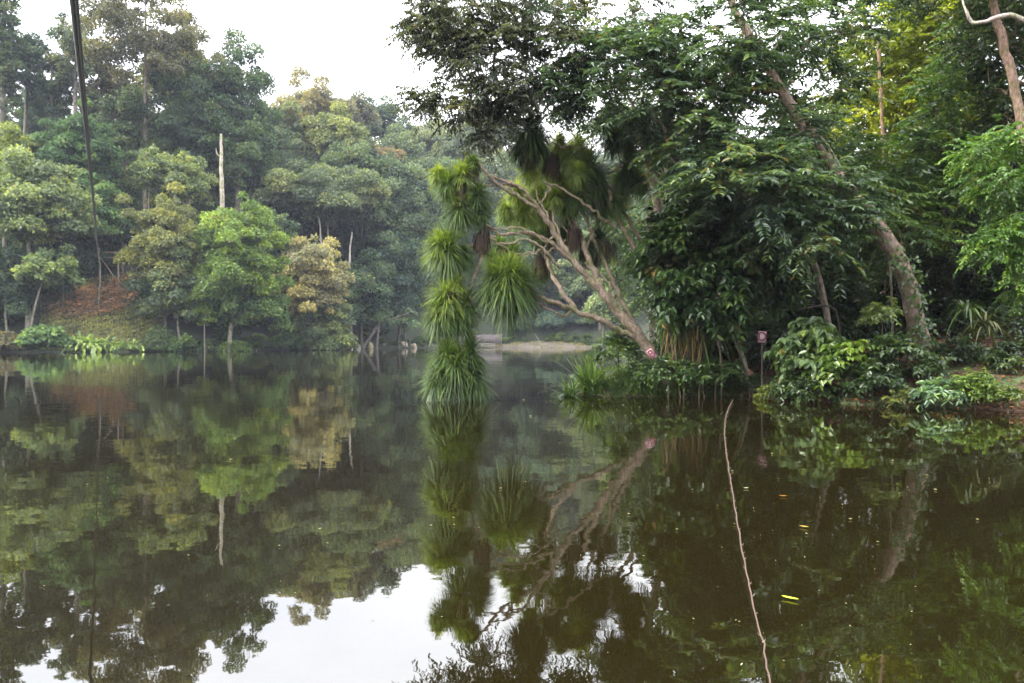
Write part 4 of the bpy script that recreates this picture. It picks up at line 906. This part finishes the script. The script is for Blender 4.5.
# ferns
for k, (px, py, Y, n, L_, lab) in enumerate([(985, 318, 22.5, 26, 1.1, 'arching olive fern in the shade near the right frame edge'), (968, 300, 23, 20, .9, 'dark fern to the upper left of the olive fern'), (790, 385, 24.2, 18, .6, 'small fern at the water edge under the broad drooping leaves'), (880, 398, 21.9, 12, .5, 'small fern overhanging the water left of the bare earth')]):
    c = W(px, py, Y); tuft_plant('fern', lab, (c[0], c[1]), n*2, L_, .07, [(.06, .065, .03), (.05, .08, .03), (.06, .1, .03), (.1, .15, .05)][k], .9, .8, cat='fern', seed=80+k, spread=.05, mat=M_strap, z=c[2]-.3)
# spiky young plants at the tip
tuft_plant('spiky_plant', 'large spiky plant with long upright sword leaves at the tip of the bank', (W(590, 394, 26.4)[0], 26.2), 150, 2.0, .07, (.095, .15, .04), 2.2, .5, seed=91, spread=.1)
tuft_plant('spiky_plant', 'low spiky plant spreading flat over the water left of the large spiky one', (W(570, 397, 25.6)[0], 25.7), 110, 1.15, .06, (.08, .13, .04), .25, .45, seed=92, spread=.1)
tuft_plant('spiky_plant', 'pale spiky plant right behind the large spiky one', (W(604, 396, 26.9)[0], 26.9), 60, 1.6, .05, (.1, .13, .05), 1.1, .5, seed=93, spread=.12)
# bank grass
def bank_grass(name, label, n, pxr, dmax, L_, w, color, seed, droop=.7, up=.7, dmin=-.05):
    r = np.random.default_rng(seed); x = r.uniform(1.5, 16, n*6); y = r.uniform(18, 32, n*6); d = lake_dist(x, y); px = ppx(x, y)
    k = (d > dmin) & (d < dmax) & (px > pxr[0]) & (px < pxr[1]); x, y = x[k][:n], y[k][:n]
    cl = np.sin(x*2.3+y*1.1)+np.sin(x*5.1-y*3.7)*.6; L2 = L_*(1+.3*cl)
    P = np.stack([x, y, np.maximum(terrain(x, y), 0)], 1); g = Geo(); grass_geo(g, r, P, 1, w, up, droop) if False else None
    dd = rand_dir(r, len(P)); dd[:, 2] = np.abs(dd[:, 2])+up
    strap_geo(g, P, dd, L2*(.4+.8*r.random(len(P))), w*(.6+.8*r.random(len(P))), droop, np.clip(r.normal(.5, .2, len(P))+.08*cl, 0, 1), 4)
    return tag(g.build(name, M_grass, None, color, origin=tuple(P[0])), label, 'grass', kind='stuff')
bank_grass('bank_grass', 'long green grass on the tip of the near bank, drooping into the water', 22000, (565, 740), 2.6, .85, .022, (.07, .115, .03), 1)
bank_grass('bank_grass', 'sparse low grass on the near bank at the right', 3500, (770, 1060), 1.6, .22, .02, (.09, .12, .035), 2, dmin=.2)
# litter on the near bank
r = np.random.default_rng(5)
litter('fallen_leaves', 'rust brown fallen leaves covering the near bank under the trees', 26000, lambda x, y, q: (lake_dist(x, y) > .05), (6, 24), (17, 32), .11, (.12, .055, .034), 15)
litter('fallen_leaves', 'pale orange fallen leaves along the edge of the near bank', 9000, lambda x, y, q: (lake_dist(x, y) > -.02) & (lake_dist(x, y) < .9) & (q.random(len(x)) < .8), (6, 16), (17, 27), .11, (.30, .15, .075), 16)
# reddish boulder
c = W(749, 374, 25.8); rock('boulder', 'small rusty red boulder right beside the foot of the slender leaning stem', (c[0], c[1]+.25, tz(c[0], c[1])+.32), .26, (.24, .09, .06), 5, 'rock', (.85, .8, 1.2))
# signs
M_signface = plain_material('sign_face', (.4, .29, .3), .7, .18, 9); M_maroon = plain_material('sign_maroon', (.14, .02, .035), .6, .2, 12)
M_post = plain_material('stake_wood', (.1, .075, .06), .9, .3, 10)
def sign(px, py, Y, w, h, rot, letter, label, post):
    c = W(px, py, Y); z0 = tz(c[0], c[1]); root = thing('sign', label, 'sign', (c[0], c[1], z0) if post else tuple(c))
    ca, sa = math.cos(rot), math.sin(rot); Rm = [[ca, 0, -sa], [0, 1, 0], [sa, 0, ca]]
    g = Geo(); boxg(g, c, (w+.03, .02, h+.03), Rm); g.build('board', M_maroon, root)
    g = Geo(); boxg(g, c+np.array([0, -.013, 0]), (w, .012, h), Rm); g.build('panel', M_signface, root)
    cu = bpy.data.curves.new('letter', 'FONT'); cu.body = letter; cu.size = h*1.12; cu.align_x = 'CENTER'; cu.align_y = 'CENTER'; cu.extrude = .003; cu.offset = .004
    tmp = bpy.data.objects.new('tmp', cu); COL.objects.link(tmp); bpy.context.view_layer.update()
    me = bpy.data.meshes.new_from_object(tmp.evaluated_get(bpy.context.evaluated_depsgraph_get())); bpy.data.objects.remove(tmp)
    me.materials.clear(); me.materials.append(M_maroon)
    o = link('letter', me, root); o.location = Vector(c)+Vector((0, -.023, 0))-root.location; o.rotation_euler = (rad(90), -rot, 0); o.rotation_mode = 'XYZ'
    if post:
        g = Geo(); tube(g, [(c[0]+.02, c[1]+.05, z0-.3), (c[0]+.01, c[1]+.045, c[2]+h*.45)], [.03, .025], 8); g.build('post', M_post, root)
sign(762, 337, 24.9, .25, .35, rad(-4), 'D', 'small upright pink sign with a maroon letter on a dark stake', True)
sign(651.5, 354, 24.85, .19, .32, rad(38), 'B', 'tilted pink sign with maroon letter at the foot of the tufted tree', False)

# long thorny stalk lying out over the water
pts = [(773, 700), (768, 668), (757, 620), (748, 580), (741, 545), (735, 508), (729, 470), (725, 440), (725, 420), (729, 407), (733, 400)]
P = []
for k, (px, py) in enumerate(pts):
    Y = 1.76*F/(py-HY); P.append([(px-CX)/F*Y, Y, .04])
P = smooth_path(P, 6); g = Geo(); r = np.random.default_rng(3)
st_ = thing('thorny_stalk', 'very long thin reddish stalk with short pale thorns stretching over the water', 'stalk', tuple(P[0]))
rad_ = np.interp(np.linspace(0, 1, len(P)), [0, .3, 1], [.0048, .006, .0085]); tube(g, P+np.stack([r.normal(0, .004, len(P)), 0*P[:, 0], 0*P[:, 0]], 1), rad_, 7)
g.build('stem', plain_material('stalk_skin', (.085, .052, .034), .6, .3, 6), st_)
g = Geo(); cum = np.concatenate([[0], np.cumsum(np.linalg.norm(np.diff(P, axis=0), axis=1))])
for s in np.arange(.1, cum[-1], .3):
    s += r.normal(0, .06); p = np.array([np.interp(s, cum, P[:, i]) for i in range(3)]); k_ = .8+p[1]/60
    sd = 1 if r.random() < .7 else -1; L_ = .02*k_*(.6+.8*r.random())
    tube(g, [p, p+np.array([sd*L_*.6, -L_*.2, L_*.4]), p+np.array([sd*L_, -L_*.2, L_*1.1])], [.004*k_, .003*k_, .001], 5)
g.build('thorns', plain_material('thorn', (.26, .19, .15), .7, .2, 9), st_)
# floating leaves
def flt(px, py, L_, ang, col, lab, z=.012):
    Y = CAMZ*F/(py-HY); c = np.array([(px-CX)/F*Y, Y, z]); g = Geo(); n_ = 9; t = np.linspace(0, 1, n_); wv = np.sin(t*math.pi)**.8*L_*.13
    a = np.array([math.cos(ang), math.sin(ang), 0]); b = np.array([-a[1], a[0], 0]); mid = c+a*(t[:, None]-.5)*L_+np.array([0, 0, 1])*((t-.5)**2*.12*L_)[:, None]
    V = np.concatenate([mid-b*wv[:, None]+[0, 0, .006], mid, mid+b*wv[:, None]+[0, 0, .006], mid+[0, 0, -.002]]); i = np.arange(n_-1)
    f = np.concatenate([np.stack([i, i+1, n_+i+1, n_+i], 1), np.stack([n_+i, n_+i+1, 2*n_+i+1, 2*n_+i], 1)])
    g.add(V[:3*n_], f, .6); return tag(g.build('floating_leaf', M_dead, None, col, origin=tuple(c)), lab, 'leaf', 'leaves floating on the water')
flt(790, 600, .12, rad(-40), (.42, .46, .06), 'largest floating leaf, yellow-green, on the dark water right of the thorny stalk')
flt(804, 528, .09, rad(-35), (.35, .25, .09), 'yellowish narrow leaf floating above the largest floating leaf')
flt(783, 497, .09, rad(-15), (.3, .15, .06), 'small orange leaf floating on the water below the reflected sign')
flt(746, 489, .06, rad(5), (.5, .55, .5), 'small pale leaf floating close right of the thorny stalk')
r = np.random.default_rng(8); proto = None
for k in range(90):
    px, py = r.uniform(650, 930), r.uniform(450, 670)
    if 34 < k < 46: px, py = r.uniform(500, 640), r.uniform(385, 420)
    if k >= 46: px, py = r.uniform(30, 1000), r.uniform(400, 670)
    if proto is None: proto = flt(px, py, .03, 1, (.5, .47, .38), 'tiny pale speck of leaf litter floating on the dark water'); proto['group'] = 'specks floating on the water'; proto['category'] = 'leaf speck'; proto.name = 'leaf_speck'; continue
    o = proto.copy(); COL.objects.link(o); Y = CAMZ*F/(py-HY); o.location = ((px-CX)/F*Y, Y, .012); o.rotation_euler = (0, 0, r.random()*6); s_ = r.uniform(.5, 1.0)*(Y/8); o.scale = (s_, s_, s_)

# ------------------------------------------------------------------ haze, sky, sun, camera
def haze():
    m, nt, out = newmat('haze_air')
    v = N_(nt, 'ShaderNodeVolumePrincipled'); v.inputs['Color'].default_value = (.76, .82, 1.0, 1); v.inputs['Density'].default_value = HAZE; v.inputs['Anisotropy'].default_value = .1
    nt.links.new(v.outputs[0], out.inputs['Volume'])
    g = Geo(); boxg(g, (0, 1440, 66), (5100, 4200, 138)); o = g.build('haze', m); tag(o, kind='stuff'); return o
HAZE = .00018
haze()
w = bpy.data.worlds.new('World'); scene.world = w; w.use_nodes = True; nt = w.node_tree; nt.nodes.clear(); L = nt.links.new
SUN_EL, SUN_AZ = 41, -108   # azimuth from north (+Y), clockwise
sky = nt.nodes.new('ShaderNodeTexSky'); sky.sky_type = 'NISHITA'; sky.sun_disc = False; sky.sun_elevation = rad(SUN_EL); sky.sun_rotation = rad(SUN_AZ); sky.dust_density = 3; sky.air_density = 1
tc = nt.nodes.new('ShaderNodeTexCoord'); n = nt.nodes.new('ShaderNodeTexNoise'); n.inputs['Scale'].default_value = 2.2; n.inputs['Detail'].default_value = 5
mp = nt.nodes.new('ShaderNodeMapping'); mp.inputs['Scale'].default_value = (1, 1, 3); L(tc.outputs['Generated'], mp.inputs[0]); L(mp.outputs[0], n.inputs['Vector'])
cl = ramp(nt, [(.3, (.80, .84, .93)), (.62, (1.0, 1.0, 1.0))]); L(n.outputs[0], cl.inputs[0])
m1 = nt.nodes.new('ShaderNodeVectorMath'); m1.operation = 'SCALE'; L(cl.outputs[0], m1.inputs[0])
sz = N_(nt, 'ShaderNodeSeparateXYZ'); L(tc.outputs['Generated'], sz.inputs[0]); mr = N_(nt, 'ShaderNodeMapRange'); mr.inputs[1].default_value = 0; mr.inputs[2].default_value = 1; mr.inputs[3].default_value = 10; mr.inputs[4].default_value = 38; L(sz.outputs[2], mr.inputs[0]); L(mr.outputs[0], m1.inputs['Scale'])   # an overcast sky is about three times brighter overhead than at the horizon
c = mixc(nt, 'MIX', .88, sky.outputs[0], m1.outputs[0])
bg = nt.nodes.new('ShaderNodeBackground'); bg.inputs['Strength'].default_value = .1; L(c, bg.inputs[0])
wo = nt.nodes.new('ShaderNodeOutputWorld'); L(bg.outputs[0], wo.inputs[0])
ld = bpy.data.lights.new('sun', 'SUN'); ld.energy = 3.5; ld.angle = rad(12); ld.color = (1, .95, .86)
so = link('sun', ld); az, el = rad(SUN_AZ), rad(SUN_EL)
sd = Vector((math.sin(az)*math.cos(el), math.cos(az)*math.cos(el), math.sin(el))); so.rotation_euler = sd.to_track_quat('Z', 'Y').to_euler(); so.location = (0, -20, 60)
cd = bpy.data.cameras.new('camera'); cam = link('camera', cd); cam.location = (0, 0, CAMZ); cam.rotation_euler = (rad(90), 0, 0)
cd.sensor_width = 36; cd.lens = F/1024*36; cd.shift_y = -(HY-341.5)/1024*-1 if False else (HY-341.5)/1024; cd.clip_end = 6000; cd.clip_start = .05
scene.camera = cam
scene.view_settings.view_transform = 'Standard'; scene.view_settings.look = 'None'; scene.view_settings.exposure = 1.1; scene.view_settings.gamma = 1
scene.cycles.max_bounces = 8; scene.cycles.diffuse_bounces = 3; scene.cycles.glossy_bounces = 3; scene.cycles.transmission_bounces = 3; scene.cycles.volume_bounces = 0
scene.cycles.caustics_reflective = False; scene.cycles.sample_clamp_indirect = 6
scene.cycles.use_adaptive_sampling = True; scene.cycles.adaptive_threshold = .01
scene.cycles.use_denoising = True; scene.cycles.denoising_prefilter = 'FAST'
